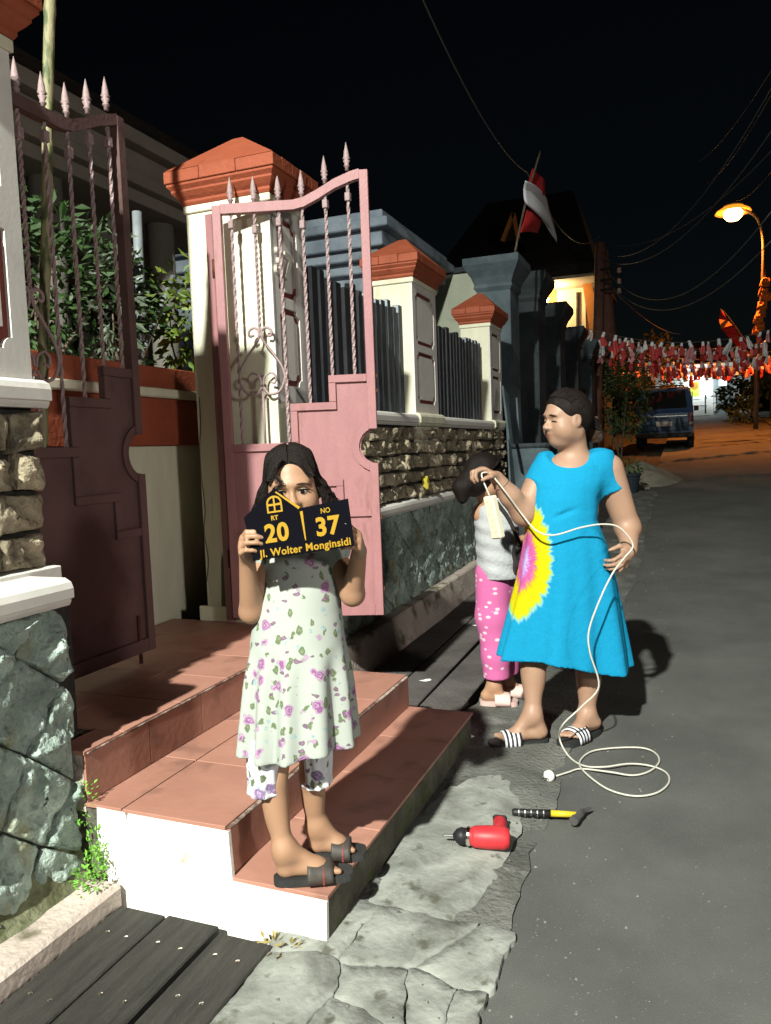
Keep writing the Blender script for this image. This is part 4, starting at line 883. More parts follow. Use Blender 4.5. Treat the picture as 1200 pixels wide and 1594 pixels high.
for k, (px, py) in enumerate(((1190, 440), (1188, 455), (1192, 462), (1186, 475), (1184, 488), (1180, 497), (1182, 508), (1178, 515))):
    c = at(px, py, y=26.9); put('cloth_tuft', stonem([(-.16, -.12), (.14, -.14), (.15, .12), (-.1, .15)], c, (1, 0, 0), (0, 0, 1), .12, .0, k, n=14, rough=1.0), M_ORNG, ga)
for k, (px, py) in enumerate(((1183, 640), (1196, 600))): pass
# ------------------------------------------------------------------ tools on the verge
M_TRED = mat('tool_red', (.42, .022, .030), (.46, .03, .035), .45, 12); M_TBLK = mat('tool_black', (.012, .012, .013), None, .5); M_TYEL = mat('tool_yellow', (.52, .38, .02), None, .45); M_IRON = mat('tool_iron', (.12, .12, .12), (.2, .19, .18), .45, 20, metal=.7)
def gp(px, py, h): return at(px, py, z=h)
dl = thing('power_drill', 'red cordless drill with black chuck lying on the pale cement', 'drill', tuple(gp(750, 1312, .025)))
A, B = gp(794, 1305, .062), gp(733, 1302, .062); D = (B-A).normalized(); ln = (B-A).length
put('motor_housing', lathem([(.012, -.0), (.030, .004), (.036, .02), (.037, ln*.55), (.034, ln*.9), (.028, ln)], A, 18, D), M_TRED, dl, smooth=True)
put('vent_ring', lathem([(.026, 0), (.030, .004), (.030, .012), (.026, .016)], B, 18, D), M_CHROME, dl)
put('chuck', lathem([(.026, .016), (.027, .032), (.022, .046), (.012, .054), (.007, .058)], B, 16, D), M_TBLK, dl, smooth=True)
put('drill_bit', lathem([(.004, .05), (.004, .075), (.0035, .088), (.0008, .094)], B, 8, D), M_IRON, dl)
P0, P1 = gp(770, 1297, .058), gp(778, 1280, .045)
put('grip', tubem(smooth_path([P0, (P0+P1)/2+Vector((.008, 0, .004)), P1], 5), [.020, .021, .021, .0205, .020, .0205, .021, .022, .023, .024, .024], 14), M_TRED, dl, smooth=True)
E = (P1-P0).normalized(); obox('battery', P1+E*.004, (.048, .046, .016), frame_from(E, D), M_TBLK, dl, .006); obox('trigger', P0+(P1-P0)*.35+D*.022, (.012, .014, .022), frame_from(E, D), M_TBLK, dl, .003)
hm = thing('hammer', 'hammer with black and yellow handle lying at the road edge', 'hammer', tuple(gp(850, 1268, .01)))
A, B, C = gp(797, 1264, .03), gp(857, 1266, .03), gp(897, 1268, .03)
put('grip', tubem([A, A+(B-A)*.06, A+(B-A)*.5, B], [.010, .0135, .012, .0135], 10), M_TBLK, hm, smooth=True)
for k in range(5): put('grip_ring', tubem([A+(B-A)*(.16+.16*k), A+(B-A)*(.19+.16*k)], .0145, 10), M_CHROME if k % 2 else M_IRON, hm)
put('handle', tubem([B, C], [.0115, .0105], 10), M_TYEL, hm, smooth=True)
HD = Vector((.25, .97, 0)).normalized(); Hc = gp(902, 1268, .03)
put('head', tubem([Hc-HD*.055, Hc-HD*.035, Hc-HD*.034, Hc+HD*.01, Hc+HD*.03, Hc+HD*.065+Vector((.015, 0, 0))], [.016, .016, .012, .013, .010, .004], 10), M_IRON, hm, smooth=False)
# moss and grass tufts by the left wall foot and the white step
def tuft(px, py, z, n, size, mt, label, seed, flat=False, x=None, c=None):
    c = Vector(c) if c else (at(px, py, z=z) if x is None else at(px, py, x=x)); o = put('weed_tuft', leafcloud(c, (.035, .05, .07) if not flat else (.06, .03, .015), n, size, seed, droop=-.2), mt); return tag(o, label, 'weeds')
tuft(126, 1228, .4, 160, .014, M_LEAFM, 'small green weed in the stone joint beside the landing', 61, c=(-1.700, 1.742, .30))
tuft(147, 1325, .1, 420, .018, M_LEAFM, 'bright green weeds at the corner of the white step', 62, x=-1.66)
tuft(140, 1362, .1, 200, .017, M_LEAFM, 'low weeds where the left kerb meets the white step', 63, x=-1.62)
tuft(437, 1472, .02, 40, .03, mat('dry_grass', (.22, .18, .07), (.3, .25, .1)), 'dry grass tuft at the foot of the white step', 64, True)

# loose grit and leaf scraps along the road edge
R = random.Random(77); vs = []; fs = []
for i in range(700):
    y = 1.0+R.random()**1.6*9; x = R.gauss(-.40, .22) if R.random() < .7 else R.uniform(-1.0, 2.0); r = R.uniform(.0015, .005)*(1+.08*y); z = gz(y)+(.022 if x < -.5 else .001); b = len(vs)
    for k in range(4): vs.append((x+r*math.cos(k*1.57+i)*R.uniform(.7, 1.3), y+r*math.sin(k*1.57+i)*R.uniform(.7, 1.3), z))
    vs.append((x+R.uniform(-.3, .3)*r, y, z+r*R.uniform(.5, 1.1))); fs += [(b+k, b+(k+1) % 4, b+4) for k in range(4)]
gr = put('grit', me_from(vs, fs), mat('grit', (.07, .068, .06), (.17, .165, .15), .9, 40)); gr['kind'] = 'stuff'; gr['label'] = 'loose grit scattered along the road edge'
# ------------------------------------------------------------------ people: smooth implicit bodies
class Body:
    def __init__(s, lo, hi, h):
        s.h = h; s.lo = np.array(lo, np.float32); s.n = np.ceil((np.array(hi)-s.lo)/h).astype(int)+1
        s.F = np.full(tuple(s.n), .3, np.float32)
    def _box(s, lo, hi, m):
        a = np.maximum(0, np.floor((np.array(lo)-m-s.lo)/s.h).astype(int)); b = np.minimum(s.n, np.ceil((np.array(hi)+m-s.lo)/s.h).astype(int)+1)
        if np.any(b <= a): return None
        ax = [s.lo[i]+s.h*np.arange(a[i], b[i], dtype=np.float32) for i in range(3)]
        return tuple(slice(a[i], b[i]) for i in range(3)), ax[0][:, None, None], ax[1][None, :, None], ax[2][None, None, :]
    def _comb(s, sl, d, k, op='add'):
        A = s.F[sl]
        if op == 'add':
            if k > 0: hh = np.clip(.5+.5*(A-d)/k, 0, 1); s.F[sl] = A*(1-hh)+d*hh-k*hh*(1-hh)
            else: s.F[sl] = np.minimum(A, d)
        else:
            if k > 0: hh = np.clip(.5-.5*(A+d)/k, 0, 1); s.F[sl] = A*(1-hh)+(-d)*hh+k*hh*(1-hh)
            else: s.F[sl] = np.maximum(A, -d)
    def cap(s, a, b, ra, rb, k=.02, op='add', cut=None):
        a, b = np.array(a, float), np.array(b, float); R = max(ra, rb); q = s._box(np.minimum(a, b)-R, np.maximum(a, b)+R, k+3*s.h)
        if q is None: return
        sl, X, Y, Z = q; d = b-a; L = max(d@d, 1e-9); t = np.clip(((X-a[0])*d[0]+(Y-a[1])*d[1]+(Z-a[2])*d[2])/L, 0, 1)
        D = np.sqrt((X-a[0]-t*d[0])**2+(Y-a[1]-t*d[1])**2+(Z-a[2]-t*d[2])**2)-(ra+(rb-ra)*t)
        if cut is not None: c_, n_ = cut; D = np.maximum(D, (X-c_[0])*n_[0]+(Y-c_[1])*n_[1]+(Z-c_[2])*n_[2])
        s._comb(sl, D.astype(np.float32), k, op)
    def chain(s, pts, rs, k=.02):
        for i in range(len(pts)-1): s.cap(pts[i], pts[i+1], rs[i], rs[i+1], k)
    def ell(s, c, r, R=None, k=.02, op='add'):
        c = np.array(c, float); r = np.array(r, float); R = np.eye(3) if R is None else np.array(R)
        e = np.sqrt(((R*r[None, :])**2).sum(1)); q = s._box(c-e, c+e, k+3*s.h)
        if q is None: return
        sl, X, Y, Z = q; X, Y, Z = X-c[0], Y-c[1], Z-c[2]
        u = [(X*R[0, i]+Y*R[1, i]+Z*R[2, i]) for i in range(3)]
        k0 = np.sqrt(sum((u[i]/r[i])**2 for i in range(3))); k1 = np.sqrt(sum((u[i]/r[i]**2)**2 for i in range(3)))+1e-6
        s._comb(sl, (k0*(k0-1)/k1).astype(np.float32), k, op)
    def stack(s, rows, k=.0, fold=None, shell=None, zb=None, p=2.0):
        """rows: (z, cx, cy, rx, ry) from top to bottom; fold(theta, z)->factor; zb(theta)->hem height"""
        rows = sorted(rows); zz = np.array([r[0] for r in rows]); m = .02
        lo = (min(r[1]-r[3] for r in rows)-.06, min(r[2]-r[4] for r in rows)-.06, zz[0]); hi = (max(r[1]+r[3] for r in rows)+.06, max(r[2]+r[4] for r in rows)+.06, zz[-1])
        q = s._box(lo, hi, k+3*s.h); sl, X, Y, Z = q
        f = lambda i: np.interp(Z, zz, np.array([r[i] for r in rows]))
        cx, cy, rx, ry = f(1), f(2), f(3), f(4); dx, dy = X-cx, Y-cy; th = np.arctan2(dy/ry, dx/rx)
        rad = (np.abs(dx/rx)**p+np.abs(dy/ry)**p)**(1/p); fc = fold(th, Z) if fold else 1.0
        d = (rad/fc-1)*np.minimum(rx, ry)
        zlo = zb(th) if zb else zz[0]
        d = np.maximum(d, np.maximum(Z-zz[-1], zlo-Z))
        if shell:
            inner = (rad/fc-1)*np.minimum(rx, ry)+.012; cut = np.maximum(inner, Z-shell); d = np.maximum(d, -cut)
        s._comb(sl, d.astype(np.float32), k)
    def mesh(s):
        F = s.F; n = s.n; S = F < 0; h = s.h
        c = np.zeros(n-1, np.int8)
        for dx in (0, 1):
            for dy in (0, 1):
                for dz in (0, 1): c += S[dx:n[0]-1+dx, dy:n[1]-1+dy, dz:n[2]-1+dz]
        act = (c > 0) & (c < 8); idx = np.full(act.shape, -1, np.int32); I, J, K = np.nonzero(act); idx[I, J, K] = np.arange(len(I))
        P = np.zeros((len(I), 3)); W = np.zeros(len(I))
        E = [((0, 0, 0), (1, 0, 0)), ((0, 1, 0), (1, 1, 0)), ((0, 0, 1), (1, 0, 1)), ((0, 1, 1), (1, 1, 1)), ((0, 0, 0), (0, 1, 0)), ((1, 0, 0), (1, 1, 0)), ((0, 0, 1), (0, 1, 1)), ((1, 0, 1), (1, 1, 1)), ((0, 0, 0), (0, 0, 1)), ((1, 0, 0), (1, 0, 1)), ((0, 1, 0), (0, 1, 1)), ((1, 1, 0), (1, 1, 1))]
        for a, b in E:
            fa = F[I+a[0], J+a[1], K+a[2]]; fb = F[I+b[0], J+b[1], K+b[2]]; x = (fa < 0) != (fb < 0); t = np.where(x, fa/np.where(x, fa-fb, 1), 0)
            for ax in range(3): P[:, ax] += np.where(x, a[ax]+(b[ax]-a[ax])*t, 0)
            W += x
        P = P/W[:, None]+np.stack([I, J, K], 1); V = s.lo+P*h; Q = []
        for ax in range(3):
            o1, o2 = [(1, 2), (2, 0), (0, 1)][ax]; sa = [slice(None)]*3; sb = [slice(None)]*3; sa[ax] = slice(0, -1); sb[ax] = slice(1, None)
            A, B = S[tuple(sa)], S[tuple(sb)]; ch = np.argwhere(A != B); ch = ch[(ch[:, o1] > 0) & (ch[:, o2] > 0) & (ch[:, o1] < n[o1]-1) & (ch[:, o2] < n[o2]-1)]
            ins = A[tuple(ch.T)]; q = []
            for d1, d2 in ((1, 1), (0, 1), (0, 0), (1, 0)):
                e = ch.copy(); e[:, o1] -= d1; e[:, o2] -= d2; q.append(idx[tuple(e.T)])
            q = np.stack(q, 1); q[~ins] = q[~ins][:, ::-1]; Q.append(q)
        Q = np.concatenate(Q); Q = Q[(Q >= 0).all(1)]
        me = bpy.data.meshes.new('body'); me.vertices.add(len(V)); me.vertices.foreach_set('co', V.astype(np.float32).ravel()); me.loops.add(Q.size); me.loops.foreach_set('vertex_index', Q.ravel().astype(np.int32))
        me.polygons.add(len(Q)); me.polygons.foreach_set('loop_start', np.arange(0, Q.size, 4, dtype=np.int32)); me.polygons.foreach_set('loop_total', np.full(len(Q), 4, np.int32)); me.update(calc_edges=True); me.validate()
        # light relaxation removes the voxel terraces
        V = V.astype(np.float64); e = np.concatenate([Q[:, [0, 1]], Q[:, [1, 2]], Q[:, [2, 3]], Q[:, [3, 0]]])
        for _ in range(2):
            acc = np.zeros_like(V); cnt = np.zeros(len(V)); np.add.at(acc, e[:, 0], V[e[:, 1]]); np.add.at(cnt, e[:, 0], 1); np.add.at(acc, e[:, 1], V[e[:, 0]]); np.add.at(cnt, e[:, 1], 1)
            V = V*.5+.5*acc/np.maximum(cnt, 1)[:, None]
        me.vertices.foreach_set('co', V.astype(np.float32).ravel()); me.update(); me.shade_smooth(); return me
def paint(me, base, spots):
    """skin colour with a few naturally differently coloured areas (lips, cheeks, nails)"""
    n = len(me.vertices); co = np.empty(n*3, np.float32); me.vertices.foreach_get('co', co); co = co.reshape(-1, 3); c = np.tile(np.array(base, np.float32), (n, 1))
    for (p, r, col, amt) in spots:
        d = np.sqrt((((co-np.array(p))/np.array(r))**2).sum(1)); w_ = np.clip(1.6-1.6*d, 0, 1)[:, None]*amt; c = c*(1-w_)+np.array(col)*w_
    at_ = me.color_attributes.new('skin', 'FLOAT_COLOR', 'POINT'); at_.data.foreach_set('color', np.concatenate([c, np.ones((n, 1))], 1).astype(np.float32).ravel())
def skin_mat(name):
    m = bpy.data.materials.new(name); m.use_nodes = True; nt = m.node_tree; b = nt.nodes['Principled BSDF']; a = N(nt, 'ShaderNodeAttribute', attribute_name='skin')
    tc = N(nt, 'ShaderNodeTexCoord'); nz = N(nt, 'ShaderNodeTexNoise'); nz.inputs['Scale'].default_value = 14; nz.inputs['Detail'].default_value = 6; nt.links.new(tc.outputs['Object'], nz.inputs[0])
    mr = N(nt, 'ShaderNodeMapRange'); mr.inputs[3].default_value = .88; mr.inputs[4].default_value = 1.12; nt.links.new(nz.outputs['Fac'], mr.inputs[0])
    hs = N(nt, 'ShaderNodeHueSaturation'); nt.links.new(a.outputs['Color'], hs.inputs['Color']); nt.links.new(mr.outputs[0], hs.inputs['Value']); nt.links.new(hs.outputs[0], b.inputs['Base Color'])
    b.inputs['Roughness'].default_value = .5; b.inputs['Subsurface Weight'].default_value = .12; b.inputs['Subsurface Radius'].default_value = (.01, .004, .002); b.inputs['Specular IOR Level'].default_value = .35
    n2 = N(nt, 'ShaderNodeTexNoise'); n2.inputs['Scale'].default_value = 220; nt.links.new(tc.outputs['Object'], n2.inputs[0]); bp = N(nt, 'ShaderNodeBump'); bp.inputs['Strength'].default_value = .12; bp.inputs['Distance'].default_value = .004; nt.links.new(n2.outputs['Fac'], bp.inputs['Height']); nt.links.new(bp.outputs[0], b.inputs['Normal'])
    return m
M_SKIN = skin_mat('skin')
def local_at(base):
    """image spot + depth offset (m, negative = nearer) -> point in the person's own frame (x right, y away, z up)"""
    c, s = math.cos(YAW), math.sin(YAW)
    def f(px, py, dy=0.0):
        d = pixray(px, py); lx, ly, lz = d[0]*c+d[1]*s, -d[0]*s+d[1]*c, d[2]
        bx_, by_ = -base[0]*c-base[1]*s, base[0]*s-base[1]*c; oz = CAM_H-base[2]
        t = (dy-by_)/ly; return np.array([bx_+lx*t, dy, oz+lz*t])
    return f
def unit(v): v = np.array(v, float); return v/np.linalg.norm(v)
def head(B, c, R, s, neck_to, neck_r, ears=True, nose=1.0, eyes=True):
    """R columns: right, forward, up.  c: centre of the head (eye level)"""
    T = lambda p: c+R @ (np.array(p)*s)
    e = lambda p, r, k=.015, op='add': B.ell(T(p), np.array(r)*s, R, k*s/1.0, op)
    e((0, -.012, .032), (.076, .094, .086), .03); e((0, .022, -.03), (.063, .066, .084), .03); e((0, .048, -.088), (.034, .034, .026), .03)
    for q in (-1, 1):
        e((q*.038, .040, -.035), (.032, .036, .034), .03); e((q*.05, .0, -.07), (.022, .04, .03), .03)
    e((0, .070, .022), (.05, .022, .014), .02)
    B.cap(T((0, .080, .006)), T((0, .104, -.026)), .0065*s, .0105*s*nose, .012*s); e((0, .103, -.031), (.0125*nose, .0125, .0105), .008)
    for q in (-1, 1): e((q*.0125*nose, .092, -.034), (.0095, .012, .0085), .008)
    for q in (-1, 1):
        e((q*.032, .092, .0), (.019, .014, .0115), .016, 'sub')
        if eyes: e((q*.031, .067, -.001), (.0165, .0165, .0125), .006)
    e((0, .080, -.048), (.016, .016, .016), .012); e((0, .080, -.060), (.022, .016, .0085), .008); e((0, .078, -.0735), (.019, .016, .0095), .008); e((0, .097, -.0668), (.022, .006, .0014), .003, 'sub')
    if ears:
        for q in (-1, 1): e((q*.078, -.012, -.012), (.008, .021, .031), .008); e((q*.084, -.008, -.010), (.004, .011, .018), .006, 'sub')
    B.cap(T((0, -.028, -.07)), neck_to, neck_r*1.0, neck_r*1.12, .03)
    return T
def face_spots(T, s, lip=(.34, .11, .09), cheek=(.40, .19, .12)):
    return [(T((0, .09, -.068)), (.026*s, .026*s, .014*s), lip, .75), (T((.04, .06, -.03)), (.03*s,)*3, cheek, .35), (T((-.04, .06, -.03)), (.03*s,)*3, cheek, .35)]
def hand(B, w, fdir, sdir, s=1.0, curl=(.3, .5, .3), spread=.08, thumb=(.5, .5), grip=None, k=.008):
    """w wrist, fdir along the palm, sdir towards the thumb; fingers bend towards n = fdir x sdir * grip"""
    f = unit(fdir); sd = unit(np.array(sdir)-f*np.dot(sdir, f)); n = np.cross(f, sd)*(1 if grip is None else grip); tips = []
    pc = w+f*.042*s; Rm = np.stack([sd, f, n], 1); B.ell(pc, (.036*s, .048*s, .0155*s), Rm, .018)
    B.ell(w+f*.03*s+sd*.022*s+n*.006*s, (.016*s, .030*s, .014*s), Rm, .012)
    L = [(.040, .025, .021), (.044, .029, .022), (.041, .027, .022), (.032, .020, .019)]
    for i in range(4):
        o = (1.5-i)/1.5; b = w+f*(.080-.006*abs(o+.2))*s+sd*o*.029*s; a = 0.0; d0 = unit(f+sd*o*spread); p = b-d0*.012*s; q = b; r = (.0094, .0096, .0092, .0082)[i]*s
        B.cap(p, q, r*1.05, r, k)
        for j in range(3):
            a += curl[j]+.05*i*(j == 0); dd = d0*math.cos(a)+n*math.sin(a); q2 = q+dd*L[i][j]*s; B.cap(q, q2, r*(1-.06*j), r*(.93-.07*j), .003); q = q2
        tips.append(q)
    b = w+f*.022*s+sd*.028*s; d = unit(sd*.8+f*.6+n*thumb[0]); q = b+d*.034*s; B.cap(b, q, .0125*s, .0105*s, .010); d2 = unit(f*.85+sd*.15+n*thumb[1]); q2 = q+d2*.028*s; B.cap(q, q2, .0102*s, .0095*s, .004); q3 = q2+unit(d2+n*.3)*.020*s; B.cap(q2, q3, .0095*s, .0075*s, .003)
    return tips+[q3]
def foot(B, ankle, heel, toe, s=1.0, k=.012):
    """ankle joint, heel on sole, toe direction point on sole"""
    a, h_, t = map(np.array, (ankle, heel, toe)); f = unit((t-h_)*np.array([1, 1, 0])); side = np.array([-f[1], f[0], 0]); L = np.linalg.norm(t-h_)
    B.cap(a, h_+np.array([0, 0, .028*s])+f*.012, .034*s, .030*s, .03); B.cap(a+f*.01, h_+f*L*.55+np.array([0, 0, .032*s]), .034*s, .028*s, .03)
    B.ell(h_+f*L*.58+np.array([0, 0, .022*s]), (L*.24, .038*s, .022*s), np.stack([f, side, [0, 0, 1]], 1), .02)
    B.cap(h_+f*L*.15+np.array([0, 0, .024*s]), h_+f*L*.6+np.array([0, 0, .020*s]), .028*s, .024*s, .02)
    for i in range(5):
        o = (i-2)/2; b = h_+f*L*(.74-.03*abs(o))+side*o*.030*s+np.array([0, 0, .014*s]); e = h_+f*L*(.94-.035*(i if side[0]*0+1 else 0))+side*o*.034*s+np.array([0, 0, .011*s]); B.cap(b, e, .0105*s, .0095*s if i else .0115*s, .004)
    return f, side, L
def sandal(root, nm, heel, toe, zs, mats, strap=None, stripes=0, w_=.046, th=.022, strap_pos=(.50, .78), strap_h=.056, extra=None):
    h_, t = np.array(heel), np.array(toe); f = unit((t-h_)*np.array([1, 1, 0])); side = np.array([-f[1], f[0], 0]); L = np.linalg.norm((t-h_)[:2])+.048; h0 = h_-f*.018
    out = []
    for i in range(28):
        a = 2*math.pi*i/28; u = .5-.5*math.cos(a); ww = w_*(.78+.35*u-.12*math.sin(math.pi*u)); out.append((L*u, ww*np.sign(math.sin(a))*abs(math.sin(a))**.55))
    o = put(nm, prismm([out], th, (h0[0], h0[1], zs), Vector(f), Vector(side)), mats[0], root); sole = o
    if o.data.vertices[0].co.z < zs-.001: pass
    ring = []; nA = 13; rows = 9; vs = []; fs = []
    for j in range(rows):
        u = strap_pos[0]+(strap_pos[1]-strap_pos[0])*j/(rows-1); hh = strap_h*(1.0-.22*j/(rows-1))
        for i in range(nA):
            a = math.pi*i/(nA-1); p = h0+f*L*u+side*(w_*1.06)*math.cos(a); vs.append((p[0], p[1], zs+th*.4+hh*math.sin(a)**.75))
    for j in range(rows-1):
        for i in range(nA-1): fs.append((j*nA+i, j*nA+i+1, (j+1)*nA+i+1, (j+1)*nA+i))
    me = me_from(vs, fs); 
    for mm in (mats[1:] if stripes else mats[1:2]): me.materials.append(mm)
    if stripes:
        for k, p in enumerate(me.polygons): p.material_index = (k//(nA-1)) % 2 if k//(nA-1) not in (0,) else 0
    st = put('strap', me, None, sole, smooth=True); md = st.modifiers.new('t', 'SOLIDIFY'); md.thickness = .005; md.offset = 1
    return sole
def wisps(curves, seg=5):
    vs = []; fs = []
    for pts, r in curves:
        me = smooth_path(pts, 5); n = len(me); b = len(vs); x = Vector((1, .3, .1))
        for i, p in enumerate(me):
            t = (me[min(i+1, n-1)]-me[max(i-1, 0)]).normalized(); x = (x-t*x.dot(t)).normalized(); y = t.cross(x); rr_ = r*(1-.85*(i/(n-1))**2)
            for k in range(seg): a = 2*math.pi*k/seg; vs.append(p+(x*math.cos(a)+y*math.sin(a))*rr_)
        for i in range(n-1):
            for k in range(seg): fs.append((b+i*seg+k, b+i*seg+(k+1) % seg, b+(i+1)*seg+(k+1) % seg, b+(i+1)*seg+k))
    return vs, fs
def add_wisps(me, curves):
    vs, fs = wisps(curves); bm = bmesh.new(); bm.from_mesh(me); nv = [bm.verts.new(v) for v in vs]
    for f in fs: bm.faces.new([nv[i] for i in f]).smooth = True
    bm.to_mesh(me); bm.free()
M_HAIR = mat('black_hair', (.004, .003, .003), (.014, .010, .008), .55, 60, .3, 90, spec=.12, stretch=(8, 8, 1), lo=.45, hi=.55)
def eyes(T, s, root, closed=False, look=(0, 0)):
    for q in (-1, 1):
        c = T((q*.031, .0705, -.001)); 
        if not closed:
            R = .0145*s; me = lathem([(R*math.sin(a), -R*math.cos(a)) for a in [math.pi*i/10 for i in range(1, 10)]], (0, 0, 0), 14); me.transform(Matrix.Translation(c)); o = put('eye', me, mat('eye_white', (.30, .28, .26), None, .25), root, smooth=True); o.matrix_parent_inverse = Matrix.Identity(4)
            fw = T((q*.031+look[0], 1.0, look[1]))-T((q*.031, 0, 0)); fw = unit(fw); ir = put('iris', lathem([(.0068*s, 0), (.0060*s, .0008), (.002*s, .0014)], Vector(c)+Vector(fw)*R*.90, 14, fw), mat('iris_dark', (.012, .007, .005), None, .1), o); ir.matrix_parent_inverse = Matrix.Identity(4)
        up_ = .0062 if not closed else -.004
        pts = [T((q*.031+dx, .0845-abs(dx)*abs(dx)*18, up_-(dx*dx)*16)) for dx in (-.019, -.010, 0, .010, .019)]
        o = put('eyelash', tubem(smooth_path(pts, 4), .0019*s, 5), M_HAIR, root); o.matrix_parent_inverse = Matrix.Identity(4)
        pts = [T((q*(.031+dx), .0925-max(0, dx)**2*24-.001, .0245-(dx+.002)**2*12)) for dx in (-.020, -.010, 0, .012, .024)]
        o = put('eyebrow', tubem(smooth_path(pts, 4), [(.0012+.0010*math.sin(math.pi*i/16))*s for i in range(17)], 6), mat('brow_hair', (.03, .018, .012), None, .8), root); o.matrix_parent_inverse = Matrix.Identity(4)
def loc_put(name, me, mt, root, **k):
    o = put(name, me, mt, root, **k); o.matrix_parent_inverse = Matrix.Identity(4); return o
# ================================================================== girl with the house number plate
gb = (-1.005, 1.835, .142); girl = thing('person', 'long haired girl in floral dress holding a black plate on the red steps', 'person', gb, YAW); g = local_at(gb)
B = Body((-.28, -.30, -.01), (.28, .22, 1.26), .0042)
fr = unit((.10, -.98, -.10)); rt = unit(np.cross(fr, (-.07, 0, 1))); upv = np.cross(rt, fr); Rg = np.stack([rt, fr, upv], 1)
hc = g(455, 760, .01); Tg = head(B, hc, Rg, .90, g(462, 850, .04), .036, nose=1.05)
# torso and limbs
B.stack([(g(0, 0)[2]*0+z, x, y, rx, ry) for z, x, y, rx, ry in ((.93, .005, .03, .10, .06), (.88, .005, .03, .115, .065), (.78, 0, .03, .10, .068), (.68, 0, .03, .095, .065), (.55, -.01, .03, .105, .075), (.45, -.01, .03, .10, .075))], .02)
shL, shR = g(418, 868, .03), g(517, 862, .03); elL, elR = g(391, 952, -.02), g(549, 925, -.02); wrL, wrR = g(384, 864, -.100), g(559, 858, -.095)
B.chain([shL, elL], [.036, .031], .02); B.chain([elL, wrL], [.031, .020], .015); B.chain([shR, elR], [.036, .031], .02); B.chain([elR, wrR], [.031, .020], .015)
hand(B, wrL, (-.03, -.80, .50), (.0, .35, .9), .80, (.55, 1.0, .55), .05, (.5, .4), -1)
hand(B, wrR, (.03, -.80, .50), (.0, .35, .9), .80, (.55, 1.0, .55), .05, (.5, .4), 1)
hpL, hpR = g(440, 1080, .03), g(492, 1075, .05); knL, knR = g(424, 1215, -.02), g(487, 1208, .06); anL, anR = g(446, 1338, .0), g(492, 1298, .07)
htL, ttL = g(437, 1374, -.01), g(540, 1362, -.04); htR, ttR = g(489, 1332, .07), g(560, 1331, .045)
Mgi = (Matrix.Translation(gb) @ Matrix.Rotation(YAW, 4, 'Z')).inverted(); FL = lambda px, py: np.array(Mgi @ at(px, py, z=.165))
htL, ttL, htR, ttR = FL(436, 1364), FL(533, 1354), FL(488, 1324), FL(554, 1322)
anL = htL+np.array([.012, 0, .075]); anR = htR+np.array([.010, 0, .075])
for v in (htL, ttL, htR, ttR): v[2] = .026
B.chain([hpL, knL, anL], [.062, .038, .025], .02); B.chain([hpR, knR, anR], [.062, .037, .024], .02)
B.ell((knL+anL)/2*np.array([1, 1, 1])+np.array([-.008, .012, .03]), (.029, .034, .085), None, .02); B.ell((knR+anR)/2+np.array([-.008, .012, .03]), (.028, .032, .08), None, .02)
anL[2] = max(anL[2], .075); anR[2] = max(anR[2], .075)
foot(B, anL, htL, ttL, .74); foot(B, anR, htR, ttR, .74)
me = B.mesh(); GSK = (.29, .165, .10); paint(me, GSK, face_spots(Tg, .9)); loc_put('body', me, M_SKIN, girl)
eyes(Tg, .9, girl, look=(.05, -.02))
# sandals
MS = [mat('sandal_black', (.018, .018, .018), (.03, .03, .03), .6, 20), mat('sandal_strap', (.030, .026, .022), (.05, .042, .036), .55, 30), mat('sandal_red', (.16, .03, .025), None, .6)]
for h_, t_ in ((htL, ttL), (htR, ttR)):
    me0 = len(bpy.data.objects); so = sandal(girl, 'sandal', h_, t_, .004, MS, w_=.040, th=.020, strap_pos=(.42, .74), strap_h=.048); so.matrix_parent_inverse = Matrix.Identity(4)
    for ch in so.children: ch.matrix_parent_inverse = Matrix.Identity(4)
    f = unit((t_-h_)*np.array([1, 1, 0])); sd = np.array([-f[1], f[0], 0]); L_ = np.linalg.norm((t_-h_)[:2])+.048; h0 = h_-f*.018; pts = []
    for i in range(11): a = math.pi*i/10; p = h0+f*L_*.62+sd*(.040*1.06+.004)*math.cos(a); pts.append((p[0], p[1], .012+(.0425)*math.sin(a)**.75))
    o = loc_put('strap_band', tubem(pts, .0035, 6), MS[2], so)
# dress
def pleats(th, z):
    amp = np.interp(z, [.25, .58, .66, .9], [.11, .06, 0, 0]); return 1+amp*np.sin(11*th+.8*np.sin(3*th)+.6)+.5*amp*np.sin(5*th+2)
D = Body((-.30, -.24, .20), (.30, .26, .98), .005)
rw = []
for py, l, r, ry, dy in ((846, 424, 512, .060, .03), (875, 408, 527, .088, .025), (915, 405, 531, .092, .02), (950, 396, 533, .098, .02), (990, 389, 538, .108, .02), (1060, 381, 546, .125, .02), (1120, 377, 551, .138, .02), (1200, 372, 557, .150, .02)):
    a, b_ = g(l, py, dy), g(r, py, dy); rw.append(((a[2]+b_[2])/2, (a[0]+b_[0])/2, dy, (b_[0]-a[0])/2*.985, ry))
hz = g(460, 1184, -.1)[2]
D.stack(rw, 0, pleats, shell=.55, zb=lambda th: hz+.012*np.cos(th-.2)+.006*np.sin(4*th)+.0*th)
for q_ in (shL, shR): D.cap(g(435, 850, .03) if q_ is shL else g(502, 846, .03), q_+np.array([0, 0, .012]), .045, .046, .03)
D.cap(shL+np.array([0, 0, .02]), g(462, 846, .03), .044, .052, .03); D.cap(shR+np.array([0, 0, .02]), g(462, 846, .03), .044, .052, .03)
D.ell(g(462, 838, .0), (.045, .05, .035), None, .01, 'sub')
